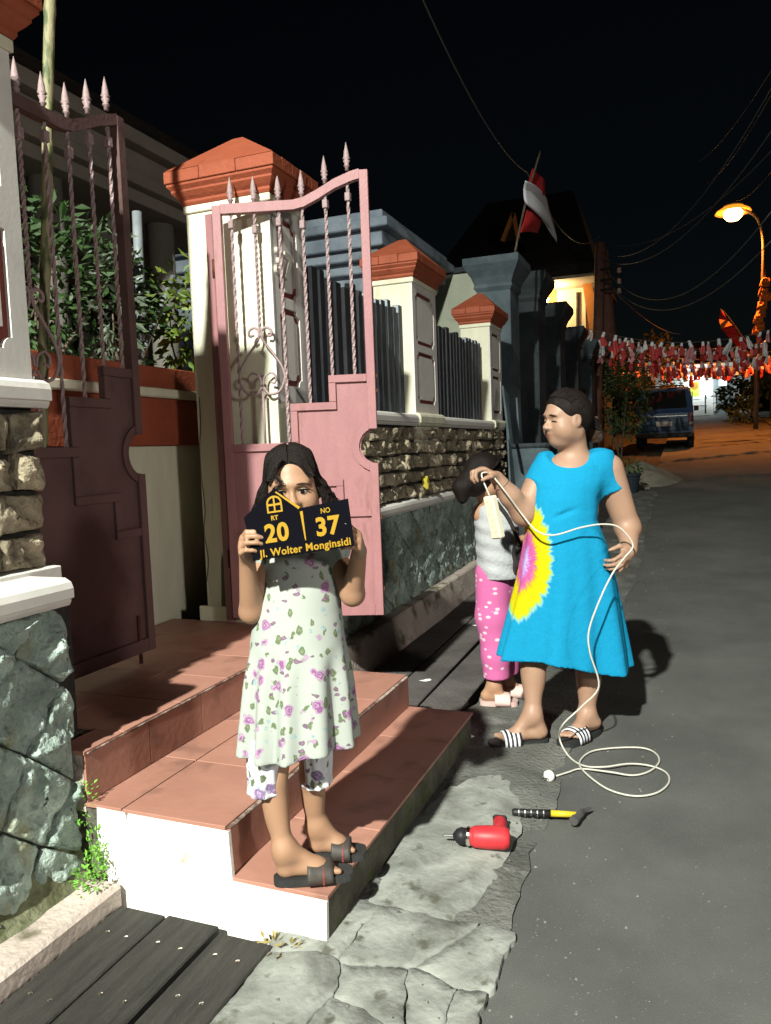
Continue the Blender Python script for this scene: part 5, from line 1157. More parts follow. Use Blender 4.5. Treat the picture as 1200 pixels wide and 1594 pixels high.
def floral(name, base, scale=1.0, dense=1.0, purple=(.30, .10, .28)):
    m = bpy.data.materials.new(name); m.use_nodes = True; nt = m.node_tree; b = nt.nodes['Principled BSDF']; b.inputs['Roughness'].default_value = .85; b.inputs['Specular IOR Level'].default_value = .15
    tc = N(nt, 'ShaderNodeTexCoord'); col = None
    wn = N(nt, 'ShaderNodeTexNoise'); wn.inputs['Scale'].default_value = 34*scale; wn.inputs['Detail'].default_value = 3; nt.links.new(tc.outputs['Object'], wn.inputs[0])
    sub = N(nt, 'ShaderNodeVectorMath', operation='SUBTRACT'); sub.inputs[1].default_value = (.5, .5, .5); nt.links.new(wn.outputs['Color'], sub.inputs[0])
    scl = N(nt, 'ShaderNodeVectorMath', operation='SCALE'); scl.inputs['Scale'].default_value = .035/scale; nt.links.new(sub.outputs[0], scl.inputs[0])
    add = N(nt, 'ShaderNodeVectorMath', operation='ADD'); nt.links.new(tc.outputs['Object'], add.inputs[0]); nt.links.new(scl.outputs[0], add.inputs[1])
    rgb = N(nt, 'ShaderNodeRGB'); rgb.outputs[0].default_value = (*base, 1); col = rgb.outputs[0]
    def layer(sc, off, lo, hi, color, color2, prob, st=(1, 1, 1), rings=0):
        nonlocal col
        mp = N(nt, 'ShaderNodeMapping'); mp.inputs['Location'].default_value = off; mp.inputs['Scale'].default_value = st; nt.links.new(add.outputs[0], mp.inputs[0])
        vo = N(nt, 'ShaderNodeTexVoronoi'); vo.inputs['Scale'].default_value = sc; vo.inputs['Randomness'].default_value = .85; nt.links.new(mp.outputs[0], vo.inputs[0])
        r = N(nt, 'ShaderNodeMapRange'); r.inputs[1].default_value = lo; r.inputs[2].default_value = hi; r.inputs[3].default_value = 1; r.inputs[4].default_value = 0; nt.links.new(vo.outputs['Distance'], r.inputs[0])
        sp = N(nt, 'ShaderNodeSeparateColor'); nt.links.new(vo.outputs['Color'], sp.inputs[0]); gt = N(nt, 'ShaderNodeMath', operation='LESS_THAN'); gt.inputs[1].default_value = prob; nt.links.new(sp.outputs[0], gt.inputs[0])
        mu = N(nt, 'ShaderNodeMath', operation='MULTIPLY'); nt.links.new(r.outputs[0], mu.inputs[0]); nt.links.new(gt.outputs[0], mu.inputs[1])
        cm = N(nt, 'ShaderNodeMix', data_type='RGBA'); cm.inputs[6].default_value = (*color, 1); cm.inputs[7].default_value = (*color2, 1)
        wv = N(nt, 'ShaderNodeMath', operation='SINE'); ws = N(nt, 'ShaderNodeMath', operation='MULTIPLY'); ws.inputs[1].default_value = rings or 20; nt.links.new(vo.outputs['Distance'], ws.inputs[0]); nt.links.new(ws.outputs[0], wv.inputs[0])
        nt.links.new(wv.outputs[0], cm.inputs[0]); mx = N(nt, 'ShaderNodeMix', data_type='RGBA'); nt.links.new(mu.outputs[0], mx.inputs[0]); nt.links.new(col, mx.inputs[6]); nt.links.new(cm.outputs[2], mx.inputs[7]); col = mx.outputs[2]
    layer(26*scale, (.31, .1, .2), .24, .30, (.10, .13, .07), (.16, .19, .11), .55*dense, (1, 1, .62))
    layer(30*scale, (.71, .6, .13), .20, .25, (.13, .08, .12), (.2, .13, .18), .45*dense, (.65, .65, 1))
    layer(24*scale, (.91, .2, .53), .17, .22, (.17, .26, .27), (.32, .40, .40), .35*dense, (1, 1, 1), 60)
    layer(13*scale, (.05, .37, .4), .26, .32, purple, (.34, .22, .33), .60*dense, (1, 1, 1.1), 55)
    nt.links.new(col, b.inputs['Base Color']); return m
M_FLOR = floral('floral_cotton', (.31, .335, .305), 1.3, 1.6, (.19, .085, .18))
loc_put('dress', D.mesh(), M_FLOR, girl)
# shorts legs
S_ = Body((-.30, -.20, .10), (.25, .25, .48), .0045)
for kn, top, hy_, x0_, x1_ in ((knL, hpL, 1231, 385, 440), (knR, hpR, 1218, 469, 518)):
    dy = kn[1]; rws = []
    for py, sc_ in ((hy_, 1.0), (hy_-8, .96), (hy_-14, .93), (hy_-40, 1.0), (hy_-90, 1.0)):
        a, b_ = g(x0_, py, dy), g(x1_, py, dy); rws.append(((a[2]+b_[2])/2, (a[0]+b_[0])/2, dy, (b_[0]-a[0])/2*sc_, .062*sc_))
    S_.stack(rws, .01, lambda th, z: 1+.05*np.sin(9*th+z*30), shell=rws[0][0]+.05)
loc_put('shorts', S_.mesh(), floral('floral_shorts', (.56, .56, .60), 1.3, 1.6, (.15, .12, .22)), girl)
# hair: cap, long wavy sides and loose strands
Hh = Body((-.22, -.16, .78), (.20, .24, 1.27), .0042); He = lambda p, r, k=.02, op='add': Hh.ell(Tg(p), np.array(r)*.9, Rg, k, op)
He((0, -.025, .040), (.084, .103, .090)); He((0, -.065, -.03), (.078, .060, .11), .04)
lk = random.Random(5)
He((-.002, .100, -.012), (.057, .070, .098), .010, 'sub')
mh = Hh.mesh(); cur = []
def hz_(x, y, f=1.03): return .040+.090*f*math.sqrt(max(.0, 1-(x/(.084*f))**2-((y+.025)/(.103*f))**2))
for i in range(1700):
    q = lk.choice((-1, 1)); ys = lk.uniform(-.11, .066); ph = lk.uniform(0, 6); ln = lk.uniform(.10, .22)*(1.0 if q > 0 else .90); f = lk.uniform(1.005, 1.05); pts = []
    for x in (.003, .030, .052, .070): yy = ys*(1-.12*x/.07)+(.010*x/.07 if ys > .03 else 0); pts.append((q*x, yy, max(.0, hz_(x, yy, f))))
    yb = min(ys, .045)*.80; xb = .082*math.sqrt(max(.15, 1-((yb+.025)/.11)**2))*f; xb = max(xb, .058); pts.append((q*xb, yb, .030))
    for j in range(1, 6):
        t_ = j/5; pts.append((q*xb+q*(.006+.044*t_)+.020*math.sin(ph+j*1.9)*t_, yb-.012*t_+.010*math.cos(ph+j*1.5)*t_, .025-(ln+.02)*t_))
    cur.append(([Vector(Tg(p)) for p in pts], lk.uniform(.0010, .0026)))
for i in range(9): cur.append(([Vector(Tg((p[0]-.002*(i % 5), p[1]+.001*i, p[2]))) for p in ((.02, .070, .100), (.042, .082, .078), (.054-.002*i, .088, .052), (.042-.002*i, .093, .034), (.052-.002*i, .093, .018), (.044-.001*i, .093, .008))], .0011))
add_wisps(mh, cur); loc_put('hair', mh, M_HAIR, girl)
# ------------------------------------------------------------------ the plate
pl_c = g(465, 818, -.170); plate = thing('house_plate', 'black house number plate with yellow lettering held before the girl\'s face', 'sign', (0, 0, 0))
M_PLB = mat('plate_black', (.004, .004, .006), None, .6, spec=0.0); M_PLY = mat('plate_yellow', (.27, .155, .004), None, .5, spec=.1)
nrm = Vector((-.06, -.97, .22)).normalized()   # in the girl's frame: faces the camera, tipped up
Mg = Matrix.Translation(gb) @ Matrix.Rotation(YAW, 4, 'Z'); Cw = Mg @ Vector(pl_c); Nw = (Mg.to_3x3() @ nrm).normalized()
def on_plate(px, py):
    d = Vector(pixray(px, py)); o = Vector((0, 0, CAM_H)); t = (Cw-o).dot(Nw)/d.dot(Nw); return o+d*t
Ub = (on_plate(551, 849)-on_plate(394, 872)).normalized(); Vb = Nw.cross(Ub).normalized()
def uv(px, py): p = on_plate(px, py)-Cw; return (p.dot(Ub), p.dot(Vb))
put('board', prismm([[uv(*p) for p in ((394, 873), (551.5, 849), (541.5, 776), (467, 791), (427, 759), (379.5, 806))]], .006, Cw-Nw*.006, Ub, Vb), M_PLB, plate)
def pstrip(p0, p1, w0, w1):
    a, b_ = Vector(uv(*p0)), Vector(uv(*p1)); d = (b_-a).normalized(); n_ = Vector((-d.y, d.x)); return prismm([[tuple(a+n_*w0), tuple(a-n_*w0), tuple(b_-n_*w1), tuple(b_+n_*w1)]], .0025, Cw, Ub, Vb)
put('roof_line', pstrip((429, 766), (466, 791), .0018, .0035), M_PLY, plate); put('divider', pstrip((469, 796), (476, 841), .0035, .0014), M_PLY, plate)
k_ = (on_plate(551, 849)-on_plate(394, 872)).length/158.7
def ptext(nm, s_, px, py, hpx, sx=1.0, off=.0, sp=1.0):
    u, v = uv(px, py); text(nm, s_, hpx*k_/.70, Cw+Ub*u+Vb*v+Nw*.0005, Ub, Vb, M_PLY, plate, .0015, off, sx=sx, spacing=sp)
ptext('lettering', 'RT', 427.5, 806.5, 7.0, .95, .0005); ptext('lettering', '20', 431, 830.5, 27.5, .92, .0022, 1.08); ptext('lettering', 'NO', 506.5, 795, 8, .85, .0003); ptext('lettering', '37', 510, 820, 27.5, .92, .0022, 1.08); ptext('lettering', 'Jl. Wolter Monginsidi', 475.5, 853.0, 11.5, .95, .0006, 1.06)
# arched window emblem: frame with four panes
u0, v0 = uv(427, 785.5); ew, eh = .0195, .0205; outer = [(-ew, -eh), (ew, -eh), (ew, .004)]+[(ew*math.cos(a), .004+ew*.95*math.sin(a)) for a in [math.pi*i/10 for i in range(1, 10)]]+[(-ew, .004)]; b1 = .0042; iw = ew-b1
hol = [[(-iw, -eh+b1), (-.002, -eh+b1), (-.002, -.003), (-iw, -.003)], [(.002, -eh+b1), (iw, -eh+b1), (iw, -.003), (.002, -.003)]]
q_ = [(iw*math.cos(a), .003+iw*.95*math.sin(a)) for a in [math.pi/2*i/5 for i in range(6)]]; q_ = [p for p in q_ if p[0] > .0021]; hol += [[(.002, .002)]+q_+[(.002, .003+iw*.9)], [(-.002, .003+iw*.9)]+[(-p[0], p[1]) for p in q_[::-1]]+[(-.002, .002)]]
sh = lambda L_: [(p[0]+u0, p[1]+v0) for p in L_]
put('window_emblem', prismm([sh(outer)]+[sh(h_) for h_ in hol], .0025, Cw, Ub, Vb), M_PLY, plate)
for p in ((538, 815),):
    u, v = uv(*p); put('screw', lathem([(.0022, 0), (.0022, .001), (.001, .0018)], Cw+Ub*u+Vb*v, 8, Nw), M_CHROME, plate)
# ================================================================== woman with the extension cord
wb = (-.60, 3.36, .0); wom = thing('person', 'woman in turquoise tie dye dress holding up a white power strip', 'person', wb, YAW); q = local_at(wb)
B = Body((-.62, -.42, -.01), (.50, .42, 1.66), .0052)
fr = unit((-.93, -.37, -.10)); rt = unit(np.cross(fr, (.02, .0, 1))); upv = np.cross(rt, fr); Rw = np.stack([rt, fr, upv], 1)
hc = q(879, 651, .0); Tw = head(B, hc, Rw, .97, q(893, 716, .04), .058, nose=1.15, eyes=True)
for s_ in (-1, 1): B.ell(Tw((s_*.040, .036, -.052)), (.033, .038, .036), Rw, .03)
B.ell(Tw((0, .030, -.100)), (.04, .04, .026), Rw, .03)
B.ell(q(890, 735, .035), (.15, .10, .075), None, .05); B.ell(q(885, 790, .03), (.13, .11, .14), None, .04)
sL, eL, wL = q(946, 730, .045), q(977, 822, .06), q(980, 856, -.075); B.chain([sL, eL], [.068, .054], .03); B.chain([eL, wL], [.053, .033], .03)
hand(B, wL, q(968, 878, -.14)-wL, (-.6, -.6, .35), 1.0, (.5, .8, .5), .06, (.4, .6), 1)
sR, eR, wR = q(845, 735, .06), q(815, 800, .0), q(773, 744, -.06); B.chain([sR, eR], [.060, .052], .03); B.chain([eR, (eR+wR)/2, wR], [.052, .045, .030], .02)
hand(B, wR, (-.78, -.15, .50), (.2, -.95, .1), 1.0, (.75, 1.15, .7), .04, (.6, .9), -1)
kA, aA, kB, aB = q(828, 1000, .03), q(830, 1112, -.03), q(916, 1010, .06), q(914, 1112, .06)
B.chain([q(850, 900, .0), kA, aA], [.08, .055, .034], .03); B.chain([q(905, 900, .06), kB, aB], [.08, .057, .035], .03)
B.ell((kA+aA)/2+np.array([.008, .012, .03]), (.052, .055, .11), None, .03); B.ell((kB+aB)/2+np.array([.008, .015, .03]), (.052, .055, .11), None, .03)
hA, tA, hB, tB = q(846, 1130, -.03), q(770, 1144, -.05), q(928, 1135, .07), q(880, 1168, -.07)
for v in (hA, tA, hB, tB): v[2] = .028
foot(B, aA, hA, tA, 1.0); foot(B, aB, hB, tB, 1.0)
me = B.mesh(); paint(me, (.29, .175, .118), face_spots(Tw, .97, (.24, .085, .07), (.30, .155, .10))); loc_put('body', me, M_SKIN, wom)
eyes(Tw, .97, wom, closed=True)
MW = [mat('slide_black', (.02, .022, .022), None, .6), mat('slide_black2', (.018, .018, .02), None, .6), mat('slide_white', (.55, .56, .58), None, .6)]
for h_, t_ in ((hA, tA), (hB, tB)):
    so = sandal(wom, 'sandal', h_, t_, .004, MW, stripes=1, w_=.050, th=.022, strap_pos=(.48, .76), strap_h=.062); so.matrix_parent_inverse = Matrix.Identity(4)
    for ch in so.children: ch.matrix_parent_inverse = Matrix.Identity(4)
# dress
D = Body((-.42, -.30, .22), (.46, .40, 1.50), .006); rw = []
for py, l, r, ry, dy in ((706, 846, 948, .075, .05), (725, 834, 950, .105, .045), (750, 827, 942, .125, .04), (775, 823, 930, .135, .035), (810, 819, 928, .14, .03), (850, 815, 944, .15, .03), (900, 806, 956, .16, .035), (950, 794, 965, .168, .04), (1000, 782, 973, .178, .045), (1090, 762, 986, .195, .05)):
    a, b_ = q(l, py, dy), q(r, py, dy); rw.append(((a[2]+b_[2])/2, (a[0]+b_[0])/2, dy, (b_[0]-a[0])/2, ry))
hz = q(880, 1046, -.1)[2]
def wf(th, z):
    amp = np.interp(z, [.3, .75, 1.0, 1.25], [.075, .032, .008, .0]); return 1+amp*np.sin(7*th+1.0+.7*np.sin(2*th))+.5*amp*np.sin(13*th)
D.stack(rw, .0, wf, shell=.6, zb=lambda th: hz-.045*np.cos(th-.3)+.012*np.sin(3*th+1), p=2.2)
dn = unit(eL-sL); dr_ = unit(eR-sR)
D.cap(q(932, 720, .045), q(957, 775, .045), .060, .067, .05, cut=(q(955, 762, .045), dn)); D.cap(q(852, 722, .055), q(832, 762, .045), .052, .062, .04, cut=(q(833, 752, .04), dr_))
D.ell(q(886, 694, -.055), (.118, .12, .088), None, .012, 'sub'); D.ell(q(895, 690, .03), (.085, .10, .06), None, .012, 'sub')
for k in range(6):
    a = q(905-9*k, 792+3*k, -.11); D.cap(a, a+np.array([-.06, .01, -.01-.004*k]), .006, .003, .012, 'sub')
M_TIE = bpy.data.materials.new('tie_dye_cotton'); M_TIE.use_nodes = True; nt = M_TIE.node_tree; b = nt.nodes['Principled BSDF']; b.inputs['Roughness'].default_value = .9; b.inputs['Specular IOR Level'].default_value = .1
tc = N(nt, 'ShaderNodeTexCoord'); ctr = q(800, 868, -.02); vd = N(nt, 'ShaderNodeVectorMath', operation='SUBTRACT'); vd.inputs[1].default_value = tuple(ctr); nt.links.new(tc.outputs['Object'], vd.inputs[0])
vs_ = N(nt, 'ShaderNodeVectorMath', operation='MULTIPLY'); vs_.inputs[1].default_value = (1.5, 1.5, .95); nt.links.new(vd.outputs[0], vs_.inputs[0]); vl = N(nt, 'ShaderNodeVectorMath', operation='LENGTH'); nt.links.new(vs_.outputs[0], vl.inputs[0]); vn = N(nt, 'ShaderNodeVectorMath', operation='NORMALIZE'); nt.links.new(vd.outputs[0], vn.inputs[0])
n1 = N(nt, 'ShaderNodeTexNoise'); n1.inputs['Scale'].default_value = 13; n1.inputs['Detail'].default_value = 4; nt.links.new(vn.outputs[0], n1.inputs[0])
n2 = N(nt, 'ShaderNodeTexNoise'); n2.inputs['Scale'].default_value = 30; nt.links.new(tc.outputs['Object'], n2.inputs[0])
m1 = N(nt, 'ShaderNodeMath', operation='MULTIPLY_ADD'); m1.inputs[1].default_value = .085; nt.links.new(n1.outputs['Fac'], m1.inputs[0]); nt.links.new(vl.outputs['Value'], m1.inputs[2])
m2 = N(nt, 'ShaderNodeMath', operation='MULTIPLY_ADD'); m2.inputs[1].default_value = .02; nt.links.new(n2.outputs['Fac'], m2.inputs[0]); nt.links.new(m1.outputs[0], m2.inputs[2])
rp = N(nt, 'ShaderNodeValToRGB'); cr = rp.color_ramp; st = [(0, (.5, .42, .55)), (.09, (.30, .22, .50)), (.115, (.55, .45, .60)), (.14, (.33, .22, .52)), (.165, (.38, .06, .20)), (.19, (.42, .10, .24)), (.203, (.40, .22, .03)), (.215, (.43, .37, .004)), (.285, (.42, .39, .004)), (.297, (.25, .38, .06)), (.306, (.16, .36, .40)), (.318, (.006, .20, .36))]
cr.elements[0].position = 0; cr.elements[0].color = (*st[0][1], 1); cr.elements[1].position = st[-1][0]/.5; cr.elements[1].color = (*st[-1][1], 1)
for p_, c_ in st[1:-1]: e = cr.elements.new(p_/.5); e.color = (*c_, 1)
ms = N(nt, 'ShaderNodeMath', operation='MULTIPLY'); ms.inputs[1].default_value = 2.0; nt.links.new(m2.outputs[0], ms.inputs[0]); nt.links.new(ms.outputs[0], rp.inputs[0])
n3 = N(nt, 'ShaderNodeTexNoise'); n3.inputs['Scale'].default_value = 160; n3.inputs['Detail'].default_value = 3; nt.links.new(tc.outputs['Object'], n3.inputs[0]); mr = N(nt, 'ShaderNodeMapRange'); mr.inputs[3].default_value = .82; mr.inputs[4].default_value = 1.15; nt.links.new(n3.outputs['Fac'], mr.inputs[0])
hs_ = N(nt, 'ShaderNodeHueSaturation'); nt.links.new(mr.outputs[0], hs_.inputs['Value']); nt.links.new(rp.outputs[0], hs_.inputs['Color']); nt.links.new(hs_.outputs[0], b.inputs['Base Color'])
n4 = N(nt, 'ShaderNodeTexNoise'); n4.inputs['Scale'].default_value = 26; n4.inputs['Detail'].default_value = 4; nt.links.new(tc.outputs['Object'], n4.inputs[0]); bp = N(nt, 'ShaderNodeBump'); bp.inputs['Strength'].default_value = .35; bp.inputs['Distance'].default_value = .012; nt.links.new(n4.outputs['Fac'], bp.inputs['Height']); nt.links.new(bp.outputs[0], b.inputs['Normal'])
loc_put('dress', D.mesh(), M_TIE, wom)
# hair pulled back into a curly tail
Hh = Body((-.20, -.22, 1.15), (.34, .30, 1.68), .0048); He = lambda p, r, k=.02, op='add': Hh.ell(Tw(p), np.array(r)*.97, Rw, k, op)
He((0, -.022, .040), (.086, .103, .090)); He((0, -.07, -.005), (.072, .06, .075), .04)
He((0, .088, -.030), (.092, .078, .098), .012, 'sub'); He((.085, .012, -.045), (.03, .045, .05), .01, 'sub'); He((-.085, .012, -.045), (.03, .045, .05), .01, 'sub')
He((0, -.115, .0), (.042, .035, .042), .02); lk = random.Random(9); cur = []
for i in range(90):
    a, r_ = lk.uniform(0, 6.28), lk.uniform(.01, .038); p0 = Tw((0, -.10, .005)); pts = [Vector(p0)]
    for j in range(1, 6): pts.append(Vector(Tw((r_*math.cos(a+j*.7), -.115-.010*j+r_*.6*math.sin(a+j*1.1), .01-.026*j))))
    cur.append((pts, .0035))
for i in range(620):
    x0 = lk.uniform(-.080, .080); f = lk.uniform(1.0, 1.045); pts = []; sd = abs(x0)/.08
    for t_ in (0, .15, .32, .5, .68, .84):
        y = .058*(1-.75*sd**2)-(.165-.05*sd)*t_; x = x0*(1-t_**3); z = .040+.090*f*math.sqrt(max(.02, 1-(x/(.086*f))**2-((y+.022)/(.103*f))**2))
        if t_ > .6: z -= .035*(t_-.6)/.3
        pts.append(Vector(Tw((x, y, z-.03*sd*t_))))
    pts.append(Vector(Tw((lk.uniform(-.015, .015), -.13, lk.uniform(-.02, .02))))); cur.append((pts, lk.uniform(.0010, .0022)))
mh = Hh.mesh(); add_wisps(mh, cur); loc_put('hair', mh, M_HAIR, wom)
cur = []
for i in range(150):
    a, r_ = lk.uniform(0, 6.28), lk.uniform(.005, .040); pts = [Vector(Tw((lk.uniform(-.02, .02), -.118, -.005)))]
    for j in range(1, 8): pts.append(Vector(Tw((r_*math.cos(a+j*.9)*(1.1-.05*j), -.125-.004*j+r_*.7*math.sin(a+j*1.3), .005-.019*j))))
    cur.append((pts, .0026))
v_, f_ = wisps(cur); loc_put('ponytail', me_from(v_, f_), mat('brown_hair', (.022, .012, .007), (.05, .026, .014), .5, 50, spec=.2, rand=0), wom, smooth=True)
loc_put('bracelet', tubem([Vector(wR+unit(eR-wR)*.035+np.array(frame_from(Vector(eR-wR))) @ np.array([.036*math.cos(a), .036*math.sin(a), 0])) for a in [2*math.pi*i/20 for i in range(21)]], .0018, 6), M_CHROME, wom)
# power strip and its cord
M_STRIP = mat('cream_plastic', (.55, .52, .38), (.58, .55, .42), .4, 6); M_CORD = mat('white_cord', (.44, .43, .37), None, .45)
Mw = Matrix.Translation(wb) @ Matrix.Rotation(YAW, 4, 'Z'); W_ = lambda px, py, dy: Mw @ Vector(q(px, py, dy))
ps = thing('power_strip', 'cream power strip hanging by its cord from the woman\'s raised hand', 'power strip', tuple(W_(757, 770, -.13)))
A, C = W_(762, 772, -.135), W_(776, 838, -.135); ax = (C-A).normalized(); Rm = frame_from(ax, Vector((.9, -.45, 0))); obox('housing', (A+C)/2, (.054, .034, (C-A).length), Rm, M_STRIP, ps, .006)
sock = Rm @ Vector((0, 1, 0)); sock = sock if sock.y < 0 else -sock
for k in range(3):
    c_ = A+ax*((C-A).length*(.2+.28*k))+sock*.0165; put('socket', lathem([(.017, 0), (.017, .0015), (.014, .0015), (.013, -.001)], c_, 16, sock), M_CORD, ps)
gpth = [A, W_(757, 760, -.135), W_(752, 748, -.12), W_(750, 737, -.11), W_(760, 735, -.10)]
cpath = [(x, y, z) for x, y, z in ((870, 1160, .01),)]
G0 = lambda px, py, h=.012: at(px, py, z=h)
coil = [G0(*p) for p in ((866, 1207), (885, 1201), (905, 1196), (950, 1204), (985, 1206), (1012, 1199), (1026, 1184), (1018, 1170), (995, 1163), (950, 1164), (918, 1170), (902, 1186), (912, 1206), (945, 1227), (985, 1238), (1020, 1234), (1040, 1219), (1038, 1203), (1015, 1192), (980, 1191), (940, 1196), (908, 1191), (885, 1176))]
for k, p in enumerate(coil): p.z = .010+(.008 if k in (3, 12, 19, 20) else 0)
up_ = [W_(871, 1150, -.13), W_(876, 1128, -.20), W_(905, 1100, -.21), W_(932, 1068, -.22), W_(918, 1015, -.235), W_(917, 980, -.235), W_(935, 930, -.23), W_(955, 890, -.20), W_(972, 868, -.17), W_(985, 848, -.16), W_(965, 822, -.16), W_(940, 816, -.165), W_(905, 821, -.17), W_(862, 833, -.17), W_(835, 826, -.15), W_(812, 800, -.085), W_(790, 770, -.11), W_(768, 742, -.11)]
tube('cord', smooth_path(gpth, 6), .0036, M_CORD, ps, 8)
tube('cord', smooth_path(coil+up_, 7), .0038, M_CORD, ps, 8)
pg = G0(855, 1210, .014); dv = (coil[1]-coil[0]).normalized()
plg = put('plug', lathem([(.010, 0), (.022, .006), (.023, .022), (.018, .030), (.008, .036)], pg+Vector((0, 0, .006))-dv*.018, 16, dv), mat('plug_white', (.62, .61, .56), None, .4), ps, smooth=True)
for s_ in (-1, 1): put('pin', tubem([pg+Vector((0, 0, .006))-dv*.018+Vector((-dv.y, dv.x, 0))*s_*.009, pg+Vector((0, 0, .006))-dv*.038+Vector((-dv.y, dv.x, 0))*s_*.009], .0024, 6), M_CHROME, plg)
# ================================================================== child behind the woman
c0 = at(770, 1094, z=.02); kb = (c0.x, c0.y, gz(c0.y)+.012); kid = thing('person', 'child in grey shirt and pink dotted trousers standing behind the woman', 'person', kb, YAW); k_ = local_at(kb)
B = Body((-.32, -.25, -.01), (.40, .32, 1.42), .006)
fr = unit((.80, .50, -.18)); rt = unit(np.cross(fr, (0, 0, 1))); upv = np.cross(rt, fr); Rk = np.stack([rt, fr, upv], 1)
hc = k_(757, 742, .0); Tk = head(B, hc, Rk, .92, k_(766, 785, .03), .040)
B.ell(k_(769, 800, .03), (.105, .07, .08), None, .03); B.ell(k_(773, 850, .03), (.10, .075, .14), None, .03)
s1, e1, w1 = k_(789, 797, -.01), k_(797, 850, -.02), k_(826, 836, .03); B.chain([s1, e1, w1], [.042, .036, .025], .02); hand(B, w1, (.8, .3, .3), (0, -.4, .9), .8, (.4, .5, .4), .05, (.3, .3), 1)
s2, e2, w2 = k_(752, 800, .09), k_(765, 850, .17), k_(800, 845, .20); B.chain([s2, e2, w2], [.042, .036, .025], .02)
a1, a2 = k_(768, 1068, -.005), k_(787, 1058, .11); B.chain([k_(770, 900, .02), a1], [.07, .030], .02); B.chain([k_(786, 900, .09), a2], [.07, .030], .02)
h1, t1, h2, t2 = k_(752, 1084, .0), k_(797, 1094, -.02), k_(775, 1072, .11), k_(820, 1078, .10)
for v in (h1, t1, h2, t2): v[2] = .026
foot(B, a1, h1, t1, .85); foot(B, a2, h2, t2, .85)
me = B.mesh(); paint(me, (.34, .19, .115), face_spots(Tk, .92)); loc_put('body', me, M_SKIN, kid)
MK = [mat('sandal_pink', (.48, .33, .30), None, .6), mat('sandal_pink2', (.55, .40, .36), None, .6)]
for h_, t_ in ((h1, t1), (h2, t2)):
    so = sandal(kid, 'sandal', h_, t_, .002, MK, w_=.045, th=.024, strap_pos=(.40, .80), strap_h=.058); so.matrix_parent_inverse = Matrix.Identity(4)
    for ch in so.children: ch.matrix_parent_inverse = Matrix.Identity(4)
T_ = Body((-.26, -.2, .55), (.28, .3, 1.16), .006); rw = []
for py, l, r, ry, dy in ((776, 752, 783, .05, .03), (788, 742, 796, .085, .03), (815, 739, 803, .115, .03), (850, 741, 805, .12, .03), (898, 744, 810, .125, .03)):
    a, b_ = k_(l, py, dy), k_(r, py, dy); rw.append(((a[2]+b_[2])/2, (a[0]+b_[0])/2, dy, (b_[0]-a[0])/2, ry))
T_.stack(rw, 0, lambda th, z: 1+.025*np.sin(z*90+2*th)+.015*np.sin(5*th), shell=.66); T_.cap(s1+np.array([-.02, 0, .01]), s1+(e1-s1)*.6, .058, .060, .03, cut=(s1+(e1-s1)*.45, unit(e1-s1))); T_.cap(s2, s2+(e2-s2)*.6, .058, .060, .03, cut=(s2+(e2-s2)*.45, unit(e2-s2)))
loc_put('shirt', T_.mesh(), mat('grey_jersey', (.30, .31, .32), (.36, .37, .38), .9, 9, .3, 60), kid)
P_ = Body((-.22, -.2, .06), (.30, .34, .72), .006)
P_.chain([k_(768, 893, .02), k_(768, 960, .02), k_(772, 1020, .0), k_(773, 1052, -.005)], [.092, .088, .070, .068], .03); P_.chain([k_(788, 893, .07), k_(787, 960, .09), k_(788, 1045, .11)], [.09, .085, .066], .03)
for c_ in (k_(774, 1052, -.005), k_(789, 1045, .11)): P_.ell(c_+np.array([0, 0, -.055]), (.1, .1, .06), None, .006, 'sub')
M_PNK = bpy.data.materials.new('pink_dotted_cotton'); M_PNK.use_nodes = True; nt = M_PNK.node_tree; b = nt.nodes['Principled BSDF']; b.inputs['Roughness'].default_value = .9; tc = N(nt, 'ShaderNodeTexCoord'); mp = N(nt, 'ShaderNodeMapping'); mp.inputs['Scale'].default_value = (1, 1, 1.6); vo = N(nt, 'ShaderNodeTexVoronoi'); vo.inputs['Scale'].default_value = 19; vo.inputs['Randomness'].default_value = .8
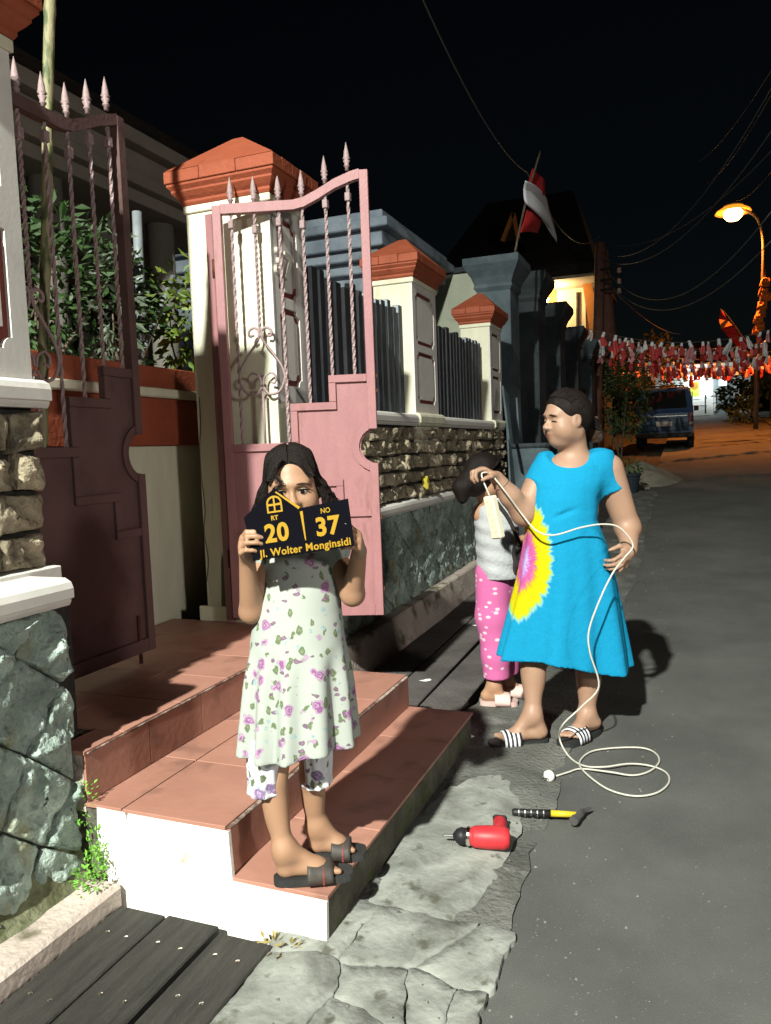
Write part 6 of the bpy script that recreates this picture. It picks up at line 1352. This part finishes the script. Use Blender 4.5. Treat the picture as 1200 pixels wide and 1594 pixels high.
nt.links.new(tc.outputs['Object'], mp.inputs[0]); nt.links.new(mp.outputs[0], vo.inputs[0]); mr = N(nt, 'ShaderNodeMapRange'); mr.inputs[1].default_value = .20; mr.inputs[2].default_value = .27; nt.links.new(vo.outputs['Distance'], mr.inputs[0]); mx = N(nt, 'ShaderNodeMix', data_type='RGBA'); mx.inputs[6].default_value = (.55, .42, .48, 1); mx.inputs[7].default_value = (.46, .10, .26, 1); nt.links.new(mr.outputs[0], mx.inputs[0]); nt.links.new(mx.outputs[2], b.inputs['Base Color'])
loc_put('trousers', P_.mesh(), M_PNK, kid)
Hh = Body((-.24, -.22, .95), (.22, .25, 1.44), .006); He = lambda p, r, k=.02, op='add': Hh.ell(Tk(p), np.array(r)*.92, Rk, k, op)
He((0, -.025, .035), (.090, .108, .096)); He((0, -.075, -.04), (.080, .06, .08), .04); He((0, .095, -.035), (.085, .075, .09), .012, 'sub'); He((.088, .01, -.02), (.03, .03, .035), .01, 'sub')
Hh.chain([Tk((0, -.12, -.03)), Tk((0, -.15, -.08)), Tk((.01, -.15, -.14))], [.045, .045, .025], .03)
mh = Hh.mesh(); lk = random.Random(3); cur = []
for i in range(120):
    a = lk.uniform(-2.6, 2.6); s0 = math.sin(a); cur.append(([Vector(Tk(p)) for p in ((.03*s0, .05, .125), (.095*s0, -.01, .10-.03*abs(s0)), (.09*s0, -.07, .03-.02*abs(s0)), (.05*s0, -.125, -.03), (.03*s0, -.15-lk.uniform(0, .03), -.10-lk.uniform(0, .06)))], .0022))
add_wisps(mh, cur); loc_put('hair', mh, M_HAIR, kid)
Mk = Matrix.Translation(kb) @ Matrix.Rotation(YAW, 4, 'Z'); K_ = lambda px, py, dy: Mk @ Vector(k_(px, py, dy))
bag = thing('shoulder_bag', 'dark shoulder bag on a strap carried by the child', 'bag', tuple(K_(808, 870, -.06)))
tube('strap', smooth_path([K_(772, 780, -.075), K_(790, 805, -.09), K_(802, 830, -.09), K_(808, 850, -.075)], 6), .010, mat('bag_dark', (.02, .016, .016), None, .8), bag)
c_ = K_(810, 872, -.06); obox('pouch', c_, (.10, .05, .16), Matrix.Rotation(YAW, 3, 'Z'), mat('bag_dark', (.02, .016, .016)), bag, .02)
